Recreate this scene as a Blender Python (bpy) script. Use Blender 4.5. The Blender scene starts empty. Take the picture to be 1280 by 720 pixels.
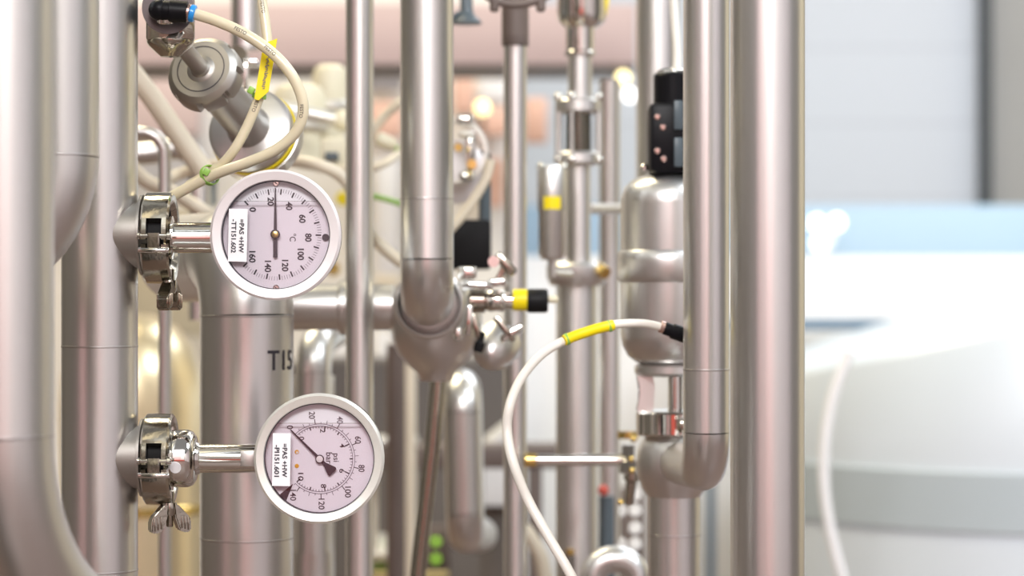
import bpy, bmesh, math, random
from mathutils import Vector, Matrix, Quaternion
R = math.radians
PI = math.pi
random.seed(4)
SC = bpy.context.scene
COL = SC.collection

# ------------------------------------------------------------------ camera
H = 1.0                                   # camera height above the floor
LENS, SENSOR = 85.0, 36.0
K = SENSOR / LENS / 1280.0                # metres per pixel and per metre of distance
FOCUS = 1.90
def P(px, py, d): return Vector(((px - 640) * K * d, d, H - (py - 360) * K * d))
def S(n, d): return n * K * d             # a length of n pixels at distance d

cam = bpy.data.cameras.new('camera'); cam.lens = LENS; cam.sensor_width = SENSOR
cam.dof.use_dof = True; cam.dof.focus_distance = FOCUS; cam.dof.aperture_fstop = 4.6
cam.clip_start = 0.05; cam.clip_end = 60
co = bpy.data.objects.new('camera', cam); COL.objects.link(co)
co.location = (0, 0, H); co.rotation_euler = (PI / 2, 0, 0)
SC.camera = co

# ------------------------------------------------------------------ materials
def new_mat(name):
    m = bpy.data.materials.new(name); m.use_nodes = True
    nt = m.node_tree; b = nt.nodes.get('Principled BSDF')
    return m, nt, b
def mat(name, col, rough=0.5, metal=0.0, var=0.0, bump=0.0, scale=60.0, coat=0.0, stretch=(1, 1, 1), rvar=0.0, sss=0.0, trans=0.0):
    m, nt, b = new_mat(name)
    b.inputs['Base Color'].default_value = (*col, 1); b.inputs['Roughness'].default_value = rough
    b.inputs['Metallic'].default_value = metal; b.inputs['Coat Weight'].default_value = coat
    if trans: b.inputs['Transmission Weight'].default_value = trans
    if sss:
        b.inputs['Subsurface Weight'].default_value = sss; b.inputs['Subsurface Radius'].default_value = (.01, .008, .006)
        b.inputs['Subsurface Scale'].default_value = 0.4
    if var or bump or rvar:
        tc = nt.nodes.new('ShaderNodeTexCoord'); mp = nt.nodes.new('ShaderNodeMapping'); mp.inputs['Scale'].default_value = stretch
        nz = nt.nodes.new('ShaderNodeTexNoise'); nz.inputs['Scale'].default_value = scale; nz.inputs['Detail'].default_value = 4
        nt.links.new(tc.outputs['Object'], mp.inputs['Vector']); nt.links.new(mp.outputs['Vector'], nz.inputs['Vector'])
        if var:
            cr = nt.nodes.new('ShaderNodeMix'); cr.data_type = 'RGBA'
            cr.inputs['A'].default_value = (*[c * (1 - var) for c in col], 1); cr.inputs['B'].default_value = (*[min(1, c * (1 + var)) for c in col], 1)
            nt.links.new(nz.outputs['Fac'], cr.inputs['Factor']); nt.links.new(cr.outputs['Result'], b.inputs['Base Color'])
        if rvar:
            mr = nt.nodes.new('ShaderNodeMapRange'); mr.inputs['To Min'].default_value = max(0, rough - rvar); mr.inputs['To Max'].default_value = rough + rvar
            nt.links.new(nz.outputs['Fac'], mr.inputs['Value']); nt.links.new(mr.outputs['Result'], b.inputs['Roughness'])
        if bump:
            bp = nt.nodes.new('ShaderNodeBump'); bp.inputs['Strength'].default_value = bump; bp.inputs['Distance'].default_value = 0.001
            nt.links.new(nz.outputs['Fac'], bp.inputs['Height']); nt.links.new(bp.outputs['Normal'], b.inputs['Normal'])
    return m
def dull(m):
    m.node_tree.nodes['Principled BSDF'].inputs['Specular IOR Level'].default_value = .18; return m
def emit(name, col, s):
    m, nt, b = new_mat(name)
    b.inputs['Base Color'].default_value = (*col, 1)
    b.inputs['Emission Color'].default_value = (*col, 1); b.inputs['Emission Strength'].default_value = s
    return m
def clear_mat(name, tint, ior=1.45, gl=0.03):
    m, nt, b = new_mat(name); nt.nodes.remove(b)
    out = nt.nodes['Material Output']
    t = nt.nodes.new('ShaderNodeBsdfTransparent'); t.inputs['Color'].default_value = (*tint, 1)
    g = nt.nodes.new('ShaderNodeBsdfGlossy'); g.inputs['Roughness'].default_value = gl
    f = nt.nodes.new('ShaderNodeFresnel'); f.inputs['IOR'].default_value = ior
    mx = nt.nodes.new('ShaderNodeMixShader')
    nt.links.new(f.outputs[0], mx.inputs[0]); nt.links.new(t.outputs[0], mx.inputs[1]); nt.links.new(g.outputs[0], mx.inputs[2])
    nt.links.new(mx.outputs[0], out.inputs['Surface'])
    return m
def tile_mat(name, col, gap, size):
    m, nt, b = new_mat(name)
    tc = nt.nodes.new('ShaderNodeTexCoord'); mp = nt.nodes.new('ShaderNodeMapping'); mp.inputs['Rotation'].default_value = (PI / 2, 0, 0)
    br = nt.nodes.new('ShaderNodeTexBrick'); br.offset = 0.0
    br.inputs['Color1'].default_value = (*col, 1); br.inputs['Color2'].default_value = (*[c * .98 for c in col], 1)
    br.inputs['Mortar'].default_value = (*gap, 1); br.inputs['Scale'].default_value = 1.0
    br.inputs['Mortar Size'].default_value = 0.006; br.inputs['Brick Width'].default_value = size[0]; br.inputs['Row Height'].default_value = size[1]
    nt.links.new(tc.outputs['Object'], mp.inputs['Vector']); nt.links.new(mp.outputs['Vector'], br.inputs['Vector'])
    nt.links.new(br.outputs['Color'], b.inputs['Base Color']); b.inputs['Roughness'].default_value = 0.45
    return m

M = dict(
    steel=mat('satin_stainless', (.75, .74, .725), .33, 1, bump=.015, scale=1100, rvar=.03),
    steel_soft=mat('matte_stainless', (.72, .71, .69), .39, 1, bump=.015, scale=500, rvar=.04),
    weld=mat('weld_bead', (.58, .56, .55), .36, 1, bump=.1, scale=1200),
    chrome=mat('polished_stainless', (.74, .72, .68), .07, 1, var=.03, scale=200, bump=.02),
    cast=mat('cast_stainless', (.44, .41, .35), .13, 1, var=.06, scale=300, bump=.12),
    bezel=mat('brushed_bezel', (.80, .75, .75), .5, .35, bump=.05, scale=900),
    bezel_p=mat('polished_bezel', (.86, .85, .79), .32, .55, bump=.05, scale=300, var=.04),
    case=mat('gauge_case', (.13, .12, .12), .3, .8),
    dial=mat('dial_white', (.88, .87, .93), .55, 0, var=.01),
    ink=mat('dial_ink', (.035, .03, .045), .5),
    ink_soft=mat('dial_ink_grey', (.16, .14, .18), .6),
    brass=mat('brass_hub', (.78, .60, .22), .3, 1),
    sticker=mat('white_sticker', (.90, .885, .90), .55, 0, var=.01),
    paint_white=mat('white_paint', (.82, .80, .80), .4),
    orange=mat('orange_dot', (.80, .42, .04), .4),
    hose=mat('milky_tubing', (.74, .665, .48), .28, 0, var=.05, scale=30, coat=.4, sss=.25),
    hose_white=mat('white_cable_jacket', (.86, .83, .76), .35, 0, var=.03, scale=40, coat=.15),
    hose_beige=mat('beige_hose', (.74, .66, .52), .4, 0, var=.06, scale=30),
    hose_print=mat('tubing_print', (.10, .09, .08), .6),
    blue=mat('blue_collar', (.02, .30, .80), .35, 0, coat=.3),
    black=dull(mat('black_plastic', (.006, .006, .008), .38, 0, bump=.05, scale=400)),
    black_matte=dull(mat('black_matte_plastic', (.008, .008, .009), .5)),
    blackgreen=mat('blackish_green_paint', (.012, .03, .022), .4),
    khaki=mat('khaki_panel', (.46, .40, .28), .6, 0, var=.05, scale=5),
    blasted_shaded=mat('bead_blasted_and_shaded_steel', (.47, .445, .415), .45, 1, bump=.05, scale=900),
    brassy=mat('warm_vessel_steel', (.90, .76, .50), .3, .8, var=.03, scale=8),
    slate_grey=mat('slate_grey_enamel', (.13, .13, .125), .5),
    slate=mat('slate_plastic', (.10, .13, .15), .35),
    yellow=mat('yellow_marker', (.90, .71, .0), .4, 0, var=.03),
    yellow_deep=mat('yellow_ring', (.83, .66, .0), .45),
    green=mat('green_tie', (.28, .52, .09), .4),
    green_led=emit('green_indicator', (.35, .75, .05), .6),
    pink_metal=mat('copper_tinted_ring', (.72, .52, .47), .25, 1),
    beam=mat('pink_painted_steel', (.57, .44, .42), .6, 0, var=.05, scale=2),
    wallwhite=mat('white_wall', (.83, .82, .83), .6, 0, var=.01, scale=4),
    wallpink=mat('pale_cream_wall', (.80, .77, .72), .6, 0, var=.03, scale=3),
    salmon=mat('salmon_panel', (.76, .475, .37), .55, 0, var=.03, scale=3),
    greypan=mat('grey_panel', (.30, .28, .29), .6, 0, var=.04, scale=4),
    umber=mat('umber_panel', (.115, .095, .08), .6, 0, var=.06, scale=5),
    cream=mat('cream_plastic', (.84, .79, .60), .42, 0, var=.03, scale=20),
    cream_y=mat('straw_paint', (.72, .60, .26), .5, 0, var=.03, scale=8),
    cream_pan=mat('cream_panel', (.83, .74, .58), .5, 0, var=.03, scale=8),
    brown=mat('brown_frame_paint', (.15, .115, .10), .5, 0, var=.06, scale=12),
    tile=tile_mat('pale_wall_tiles', (.73, .77, .83), (.64, .67, .73), (1.0, .262)),
    dark=mat('dark_column', (.035, .045, .05), .5, 0, var=.05, scale=5),
    grey=mat('grey_wall', (.42, .415, .40), .6, 0, var=.04, scale=4),
    bluepan=mat('pale_blue_counter', (.42, .57, .70), .45, 0, var=.03, scale=5),
    white=mat('bright_white_laminate', (.90, .90, .90), .3, 0, var=.01, scale=5),
    navy=mat('steel_blue_frame', (.14, .23, .33), .4, 0, var=.05, scale=20),
    tank=mat('tank_stainless', (.78, .86, .93), .34, .2, var=.02, scale=6),
    tank_band=mat('tank_band_grey', (.50, .57, .61), .45, .15, var=.02, scale=6),
    gold=mat('brass_fitting', (.80, .58, .20), .22, 1),
    floor=mat('reddish_hall_floor', (.15, .10, .085), .45, 0, var=.10, scale=3),
    lampw=emit('white_globe', (1, 1, 1), 2.2),
    glint=emit('white_glint', (1, .99, .97), .9),
    lampy=emit('warm_globe', (1, .86, .42), 2.2),
    glass=clear_mat('gauge_glass', (.985, .985, .985)),
    liquid=clear_mat('gauge_liquid', (.985, .965, .975), 1.05),
    sight=clear_mat('sight_glass', (.80, .80, .78)),
    red=mat('red_panel', (.62, .10, .07), .5, 0, var=.04, scale=3),
    warm=mat('tan_wall', (.86, .76, .54), .6, 0, var=.03, scale=3),
    mauve=mat('pale_mauve_wall', (.76, .735, .735), .6, 0, var=.03, scale=3),
    lilac=mat('lilac_wall', (.74, .71, .74), .6, 0, var=.03, scale=3),
    taupe=mat('taupe_wall', (.15, .14, .125), .6, 0, var=.04, scale=3),
    rose=mat('rose_wall', (.72, .48, .48), .6, 0, var=.03, scale=3),
)

# ------------------------------------------------------------------ mesh helpers
def finish(bm, name, m, parent=None, ang=32):
    bmesh.ops.recalc_face_normals(bm, faces=bm.faces[:])
    for f in bm.faces: f.smooth = True
    lim = R(ang)
    for e in bm.edges:
        if len(e.link_faces) == 2: e.smooth = e.calc_face_angle(0) < lim
        else: e.smooth = False
    me = bpy.data.meshes.new(name)
    off = Vector((0, 0, 0)); p = parent
    while p is not None: off += p.location; p = p.parent
    if parent is not None: bmesh.ops.translate(bm, verts=bm.verts[:], vec=-off)
    bm.to_mesh(me); bm.free()
    me.materials.append(m if not isinstance(m, str) else M[m])
    o = bpy.data.objects.new(name, me); COL.objects.link(o)
    if parent is not None: o.parent = parent
    return o
def solo(name, bm, m, label, cat, group=None, ang=32):
    """a thing that is one mesh; its origin at the base of its box"""
    lo = Vector([min(v.co[i] for v in bm.verts) for i in range(3)]); hi = Vector([max(v.co[i] for v in bm.verts) for i in range(3)])
    c = Vector(((lo.x + hi.x) / 2, (lo.y + hi.y) / 2, lo.z))
    bmesh.ops.translate(bm, verts=bm.verts[:], vec=-c)
    o = finish(bm, name, m, None, ang); o.location = c
    return tag(o, label, cat, group)
def tag(o, label, cat, group=None):
    o['label'] = label; o['category'] = cat
    if group: o['group'] = group
    return o
def thing(name, loc, label, cat, group=None):
    o = bpy.data.objects.new(name, None); COL.objects.link(o); o.location = loc; o.empty_display_size = .02
    return tag(o, label, cat, group)
def B(): return bmesh.new()
def frame(t):
    t = t.normalized(); a = Vector((0, 0, 1)) if abs(t.z) < .9 else Vector((1, 0, 0))
    u = a.cross(t).normalized(); return u, t.cross(u).normalized()
def tube(bm, pts, r, n=40, cap=True):
    pts = [Vector(p) for p in pts]; N = len(pts)
    rr = r if isinstance(r, (list, tuple)) else [r] * N
    tans = []
    for i in range(N):
        a = pts[max(i - 1, 0)]; b = pts[min(i + 1, N - 1)]; tans.append((b - a).normalized())
    u, v = frame(tans[0]); rings = []
    for i in range(N):
        if i:
            q = tans[i - 1].rotation_difference(tans[i]); u = (q @ u).normalized(); u = (u - tans[i] * u.dot(tans[i])).normalized()
        v = tans[i].cross(u)
        rings.append([bm.verts.new(pts[i] + (u * math.cos(2 * PI * k / n) + v * math.sin(2 * PI * k / n)) * rr[i]) for k in range(n)])
    for i in range(N - 1):
        for k in range(n):
            bm.faces.new((rings[i][k], rings[i][(k + 1) % n], rings[i + 1][(k + 1) % n], rings[i + 1][k]))
    if cap:
        bm.faces.new(rings[0]); bm.faces.new(rings[-1])
    return bm
def lathe(bm, prof, o, axis, n=56):
    """prof: list of (radius, distance along the axis)"""
    o = Vector(o); t = Vector(axis).normalized(); u, v = frame(t); rings = []
    for r, s in prof:
        c = o + t * s
        if r < 1e-7: rings.append([bm.verts.new(c)])
        else: rings.append([bm.verts.new(c + (u * math.cos(2 * PI * k / n) + v * math.sin(2 * PI * k / n)) * r) for k in range(n)])
    for a, b in zip(rings, rings[1:]):
        for k in range(n):
            k2 = (k + 1) % n
            if len(a) == 1 and len(b) == 1: continue
            if len(a) == 1: bm.faces.new((a[0], b[k2], b[k]))
            elif len(b) == 1: bm.faces.new((a[k], a[k2], b[0]))
            else: bm.faces.new((a[k], a[k2], b[k2], b[k]))
    return bm
def solid(prof):
    """closes a lathe profile on its axis"""
    return [(0, prof[0][1])] + list(prof) + [(0, prof[-1][1])]
def ringp(r0, r1, s0, s1, c=0.0):
    """closed rectangular ring section with chamfer c"""
    return [(r0, s0), (r1 - c, s0), (r1, s0 + c), (r1, s1 - c), (r1 - c, s1), (r0, s1), (r0, s0)]
def box(bm, c, size, rot=None, bev=0.0, seg=2):
    m = Matrix.Translation(Vector(c)) @ (rot.to_4x4() if rot else Matrix.Identity(4)) @ Matrix.Diagonal((*size, 1))
    r = bmesh.ops.create_cube(bm, size=1, matrix=m)
    if bev:
        es = list({e for v in r['verts'] for e in v.link_edges})
        bmesh.ops.bevel(bm, geom=es, offset=bev, segments=seg, affect='EDGES', profile=.5)
    return bm
def pbox(bm, x0, x1, y0, y1, d0, d1, bev=0.0, dref=None):
    """box spanning a rectangle of the view at distance dref (default d0), from depth d0 to d1"""
    d = dref or d0; a = P(x0, y1, d); b = P(x1, y0, d)
    return box(bm, ((a.x + b.x) / 2, (d0 + d1) / 2, (a.z + b.z) / 2), (b.x - a.x, d1 - d0, b.z - a.z), None, bev)
def prism(bm, poly, u, v, w, o):
    """polygon in (u,v) extruded along vector w from o"""
    o = Vector(o); a = [bm.verts.new(o + u * x + v * y) for x, y in poly]; b = [bm.verts.new(q.co + w) for q in a]
    n = len(poly); bm.faces.new(a); bm.faces.new(list(reversed(b)))
    for i in range(n): bm.faces.new((a[i], a[(i + 1) % n], b[(i + 1) % n], b[i]))
    return bm
def arcsec(bm, sec, c, a0, a1, n):
    """section [(radius, offset along X)] swept about the X axis through c; 0 deg faces the camera, 90 deg is up"""
    rings = []
    for i in range(n + 1):
        t = R(a0 + (a1 - a0) * i / n)
        rings.append([bm.verts.new(Vector(c) + Vector((x, -r * math.cos(t), r * math.sin(t)))) for r, x in sec])
    m = len(sec)
    for a, b in zip(rings, rings[1:]):
        for k in range(m): bm.faces.new((a[k], a[(k + 1) % m], b[(k + 1) % m], b[k]))
    bm.faces.new(rings[0]); bm.faces.new(list(reversed(rings[-1])))
    return bm
def ball(bm, c, r, seg=24, sc=(1, 1, 1)):
    bmesh.ops.create_uvsphere(bm, u_segments=seg, v_segments=seg // 2, radius=r, matrix=Matrix.Translation(Vector(c)) @ Matrix.Diagonal((*sc, 1)))
    return bm
def smooth_path(pts, sub=10):
    pts = [Vector(p) for p in pts]; out = []
    ext = [pts[0] * 2 - pts[1]] + pts + [pts[-1] * 2 - pts[-2]]
    for i in range(1, len(ext) - 2):
        p0, p1, p2, p3 = ext[i - 1:i + 3]
        for k in range(sub):
            t = k / sub
            out.append(.5 * ((2 * p1) + (p2 - p0) * t + (2 * p0 - 5 * p1 + 4 * p2 - p3) * t * t + (3 * p1 - p0 - 3 * p2 + p3) * t ** 3))
    out.append(pts[-1]); return out
def fillet(a, b, c, rad, n=14):
    """arc points replacing corner b between a and c"""
    u = (a - b).normalized(); w = (c - b).normalized(); th = u.angle(w)
    t = rad / math.tan(th / 2); p0 = b + u * t; p1 = b + w * t
    cen = b + (u + w).normalized() * (rad / math.sin(th / 2))
    v0 = p0 - cen; v1 = p1 - cen; ang = v0.angle(v1); ax = v0.cross(v1).normalized()
    return [cen + Quaternion(ax, ang * i / n) @ v0 for i in range(n + 1)]
def piping(root, pts, r, bend, m='steel', seams=True, n=48):
    """straight runs and elbows through the corner points pts, each a part of root"""
    pts = [Vector(p) for p in pts]; start = pts[0]
    for i in range(1, len(pts)):
        last = i == len(pts) - 1
        if last: end = pts[i]
        else:
            arc = fillet(pts[i - 1], pts[i], pts[i + 1], bend); end = arc[0]
        finish(tube(B(), [start, end], r, n), 'tube', m, root)
        if not last:
            finish(tube(B(), arc, r, n), 'elbow', m, root)
            if seams:
                seam(root, arc[0], pts[i] - pts[i - 1], r); seam(root, arc[-1], pts[i + 1] - pts[i], r)
            start = arc[-1]
def seam(root, c, ax, r, h=.0012, w=.0003):
    finish(lathe(B(), [(r - .0005, -h), (r + w * .6, -h * .6), (r + w, 0), (r + w * .6, h * .6), (r - .0005, h), (r - .0005, -h)], c, ax, 48), 'weld_seam', 'weld', root)

# ------------------------------------------------------------------ lettering
def text_bm(s, cap, width=None, bold=0.0):
    """mesh of the text in the XY plane, capital height cap, centred; width squeezes it"""
    cu = bpy.data.curves.new('t', 'FONT'); cu.body = s; cu.size = 1.0; cu.align_x = 'CENTER'; cu.offset = bold; cu.resolution_u = 5
    o = bpy.data.objects.new('t', cu); COL.objects.link(o)
    dg = bpy.context.evaluated_depsgraph_get(); dg.update()
    me = bpy.data.meshes.new_from_object(o.evaluated_get(dg))
    bm = B(); bm.from_mesh(me)
    bpy.data.objects.remove(o); bpy.data.curves.remove(cu); bpy.data.meshes.remove(me)
    ch = 0.69
    xs = [v.co.x for v in bm.verts]; w = max(xs) - min(xs); mid = (max(xs) + min(xs)) / 2
    sx = (width / w) if width else cap / ch
    for v in bm.verts: v.co = Vector(((v.co.x - mid) * sx, (v.co.y - ch / 2) * cap / ch, 0))
    return bm
def put_text(dst, s, cap, c, rot, width=None, bold=0.0, yoff=0.0):
    """text laid on a plane facing the camera (-Y) at c, turned by rot degrees"""
    t = text_bm(s, cap, width, bold); a = R(rot); ca, sa = math.cos(a), math.sin(a); mp = {}
    for v in t.verts:
        x, y = v.co.x * ca - v.co.y * sa, v.co.x * sa + v.co.y * ca
        mp[v] = dst.verts.new((c[0] + x, c[1] + yoff, c[2] + y))
    for f in t.faces: dst.faces.new([mp[v] for v in f.verts])
    t.free()
def flat(dst, poly, c, y):
    """flat polygon facing the camera; poly relative to c in (x, z)"""
    dst.faces.new([dst.verts.new((c[0] + x, y, c[2] + z)) for x, z in poly])
def tick(dst, c, y, ang, r0, r1, w):
    a = R(ang); d = Vector((math.cos(a), math.sin(a))); n = Vector((-d.y, d.x)) * w / 2
    flat(dst, [tuple(d * r0 - n), tuple(d * r1 - n), tuple(d * r1 + n), tuple(d * r0 + n)], c, y)
def arcline(dst, c, y, r, w, a0, a1, n=60):
    for i in range(n):
        p, q = R(a0 + (a1 - a0) * i / n), R(a0 + (a1 - a0) * (i + 1) / n)
        flat(dst, [(math.cos(t) * k, math.sin(t) * k) for t, k in ((p, r - w / 2), (p, r + w / 2), (q, r + w / 2), (q, r - w / 2))], c, y)
def disc(dst, c, y, r, n=24):
    flat(dst, [(r * math.cos(2 * PI * i / n), r * math.sin(2 * PI * i / n)) for i in range(n)], c, y)

# ================================================================== setting
def struct(name, bm, m):
    o = finish(bm, name, m); o['kind'] = 'structure'; return o
b = B(); box(b, (0, 2.2, -.05), (9, 15, .1)); struct('floor', b, 'floor')
b = B(); box(b, (0, -5.1, 2), (9, .1, 4)); struct('wall_front', b, 'mauve')
b = B(); box(b, (-4.55, 4.15, 2), (.1, 11.1, 4)); struct('wall_left', b, 'taupe')
b = B(); box(b, (-4.55, -3.35, 2), (.1, 3.9, 4)); struct('wall_left.001', b, 'rose')
b = B(); box(b, (4.55, -2.6, 2), (.1, 5.2, 4)); struct('wall_right', b, 'lilac')
b = B(); box(b, (4.55, 1.65, 2), (.1, 3.3, 4)); struct('wall_right.001', b, 'taupe')
b = B(); box(b, (4.55, 6.5, 2), (.1, 6.4, 4)); struct('wall_side', b, 'warm')
b = B(); box(b, (P(1230, 0, 8.4).x / 2 - .2, 8.45, 2), (P(1230, 0, 8.4).x + .4, .1, 4)); o = struct('wall_back', b, 'tile')
b = B(); pbox(b, 1229, 1239, -400, 900, 8.3, 8.40); struct('trim_1', b, 'dark')
b = B(); x0 = P(1240, 0, 8.40).x; box(b, ((x0 + 4.5) / 2, 8.44, 2), (4.5 - x0, .08, 4)); struct('wall_rear', b, 'grey')
# panels on the wall behind the camera (seen only in the steel)
for k, (x0, x1, m_) in enumerate(((-4.4, -2.5, 'rose'), (-2.5, -.9, 'taupe'), (-.9, .9, 'rose'), (1.9, 2.3, 'taupe'))):
    b = B(); box(b, ((x0 + x1) / 2, -5.0, 1.7), (x1 - x0, .06, 3.4)); struct('wall_front.%03d' % (k + 1), b, m_)
b = B(); box(b, (.3, -4.9, .42), (3.6, .06, .5)); struct('trim_2', b, 'red')
# slender column added out of view, darkens the reflections in the steel
t = thing('added_dark_column', (-.61, 1.1, 0), 'slender dark grey column added left of the pipes for their reflections', 'cabinet')
b = B(); box(b, (-.61, 1.1, .95), (.28, .30, 1.86), None, .012); finish(b, 'housing', 'slate_grey', t)
b = B(); box(b, (-.467, 1.1, 1.0), (.008, .24, 1.6), None, .002); dr = finish(b, 'door', 'slate_grey', t)
b = B(); box(b, (-.457, 1.19, 1.0), (.016, .02, .12), None, .004); finish(b, 'handle', 'black', dr)
b = B(); box(b, (-.61, 1.1, .01), (.34, .36, .02), None, .004); finish(b, 'foot_plate', 'dark', t)
# booth wall behind the skid
b = B(); pbox(b, -1000, 652, -300, 1200, 5.6, 5.7); struct('wall_booth', b, 'wallpink')

# upper fascia and its coloured panels
def fascia(name, x0, x1, y0, y1, m, label, d=5.5):
    b = B(); pbox(b, x0, x1, y0, y1, d, d + .06, .004); return solo(name, b, m, label, 'panel')
b = B(); pbox(b, -600, 795, 5, 80, 4.6, 4.75, .004); solo('overhead_beam', b, 'beam', 'wide pink painted steel beam crossing behind the pipes near the top', 'beam')
b = B(); pbox(b, -600, 795, 79, 85, 4.55, 4.80, .002); solo('cable_ledge', b, 'brown', 'thin brown ledge running along the underside of the pink beam', 'ledge')
fascia('wall_board', 60, 247, 90, 168, 'beam', 'broad pink wall panel at upper left behind the castellated nut valve')
fascia('wall_board', 455, 502, 86, 112, 'greypan', 'small dark grey wall panel between the slim pipe and the stout elbow pipe')
fascia('wall_board', 455, 502, 127, 170, 'salmon', 'salmon wall panel below the white strip left of the stout elbow pipe')
fascia('wall_board', 566, 592, 92, 140, 'salmon', 'narrow salmon wall panel just right of the stout elbow pipe')
fascia('wall_board', 600, 634, 92, 126, 'wallwhite', 'white wall panel left of the slim cream edged post')
fascia('wall_board', 596, 634, 134, 168, 'salmon', 'square salmon wall panel left of the slim cream edged post')
fascia('wall_board', 600, 630, 198, 258, 'salmon', 'tall salmon wall panel behind the black box of the diaphragm valve')
fascia('hanging_sign', 656, 684, 122, 178, 'salmon', 'salmon hanging board between the slim post and the sight glass column', 5.3)
fascia('wall_board', 470, 496, 200, 344, 'wallwhite', 'tall pale panel behind the thin beige hoses near the middle')
fascia('wall_board', 468, 500, 344, 356, 'cream_pan', 'thin cream strip panel above the horizontal pipe')
fascia('wall_board', 470, 486, 414, 556, 'wallwhite', 'tall pale pinkish panel under the horizontal pipe')
fascia('wall_board', 414, 433, 424, 494, 'wallwhite', 'narrow pale panel left of the slim pipe above the lower gauge')

# dark equipment low behind the skid
b = B(); pbox(b, 360, 640, 452, 1500, 4.9, 5.3, .01); solo('machine_cabinet', b, 'umber', 'dark brown machine cabinet low behind the tangled pipes', 'cabinet')
b = B(); pbox(b, 150, 262, 545, 1700, 4.3, 4.6, .01); solo('machine_cabinet', b, 'greypan', 'taupe machine cabinet low behind the two hygienic clamps', 'cabinet')
b = B(); pbox(b, 120, 262, 262, 420, 5.2, 5.28, .004); solo('wall_board', b, 'khaki', 'khaki board on the wall seen behind the upper clamp wing nut', 'panel')
# white counters and stand on the right
b = B(); pbox(b, 640, 1700, 256, 818, 6.6, 7.2, .01, 6.6); solo('stand_counter', b, 'bluepan', 'long pale blue counter front standing before the tiled wall', 'counter')
b = B(); pbox(b, 630, 1700, 320, 900, 5.7, 6.3, .015, 5.7); solo('display_counter', b, 'white', 'glaring white counter in front of the pale blue counter', 'counter')
t = thing('display_table', P(1075, 900, 5.4), 'thin steel blue table frame standing before the white counter', 'table')
b = B(); pbox(b, 880, 1142, 400, 413, 5.2, 5.6, .002); finish(b, 'rail', 'navy', t)
for x in (884, 1133):
    b = B(); pbox(b, x, x + 10, 412, 950, 5.2, 5.23, .002); finish(b, 'leg', 'navy', t)
t = thing('globe_lamp_cluster', P(1035, 330, 6.4), 'cluster of three white globe lamps right of the tall front pipe', 'lamp')
for x, y in ((1021, 279), (1046, 278), (1024, 305)):
    finish(ball(B(), P(x, y, 6.4), S(9, 6.4)), 'globe', 'lampw', t)
b = B(); tube(b, [P(1021, 284, 6.43), P(1030, 315, 6.43), P(1024, 318, 6.5)], .008, 10); finish(b, 'stem', 'white', t)
b = B(); tube(b, [P(1046, 282, 6.43), P(1034, 312, 6.43), P(1030, 318, 6.5)], .008, 10); finish(b, 'stem', 'white', t)
# big pale tank at lower right
d = 3.9; rr = S(470, d); tc = Vector((P(1440, 0, d).x, d + rr, 0))
t = thing('process_tank', tc, 'big pale stainless tank with grey band at lower right', 'tank')
def zed(y): return P(0, y, d).z
def slope(bm):
    for v in bm.verts:
        f = min(max((v.co.x - tc.x) / rr + 1, 0), 1.2); v.co.z += S(-122 + 118 * f, d) if v.co.z > zed(500) else 0
    return bm
b = B(); lathe(b, [(rr, zed(1200)), (rr, zed(580)), (rr, zed(372)), (rr * .992, zed(366)), (rr * .97, zed(362)), (rr * .5, zed(352)), (0, zed(350))], tc, (0, 0, 1), 128); finish(slope(b), 'shell', 'tank', t)
b = B(); lathe(b, ringp(rr - .004, rr + .006, zed(672), zed(594), .002), tc, (0, 0, 1), 128); finish(b, 'belt', 'tank_band', t)
b = B(); lathe(b, [(rr * .96, 0), (rr * .96, zed(1195)), (0, zed(1195))], tc, (0, 0, 1), 96); finish(b, 'skirt', 'tank_band', t)
b = B(); tube(b, smooth_path([P(1062, 440, 3.6), P(1040, 500, 3.6), P(1030, 570, 3.6), P(1034, 640, 3.6), P(1052, 720, 3.6), P(1080, 800, 3.6), P(1090, 1000, 3.6), P(1090, 1270, 3.6)], 8), S(7, 3.6), 16)
solo('highlight_tube', b, 'white', 'blurred white tube for the highlight curving down the big pale tank', 'hose')  # curved highlight of the tank, built as a white tube

# ================================================================== pipes
TOP = 2.4
def column(name, px, r, d, m, label, seams=(), group=None, top=None, bottom=None):
    x = P(px, 0, d).x; t = thing(name, (x, d, 0), label, 'pipe', group)
    z1 = TOP if top is None else P(0, top, d).z; z0 = 0 if bottom is None else P(0, bottom, d).z
    finish(tube(B(), [(x, d, z0), (x, d, z1)], S(r, d), 64), 'tube', m, t)
    for y in seams: seam(t, P(px, y, d), Vector((0, 0, 1)), S(r, d))
    return t
GR = 'vertical stainless pipes'
# leftmost, nearest the camera, bending away at the bottom
d = 1.55; t = thing('stainless_pipe', P(8, 900, d), 'leftmost thick blurred stainless pipe cut by the left frame edge', 'pipe')
zc = P(8, 545, d).z - .14
p0 = Vector((P(8, 0, d).x, d, TOP)); p1 = Vector((p0.x, d, zc)); p2 = p1 + Vector((.42, .91, 0)) * .150
piping(t, [p0, p1, p2], S(59, d), .14, 'steel_soft')
# second pipe, bending left behind the first
d = 1.75; t = thing('stainless_pipe', P(75, 500, d), 'second stainless pipe from left, its elbow curving away to the left', 'pipe')
piping(t, [Vector((P(75, 0, d).x, d, TOP)), P(75, 343, d), P(-420, 343, d)], S(48, d), S(148, d), 'steel_soft')
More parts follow.
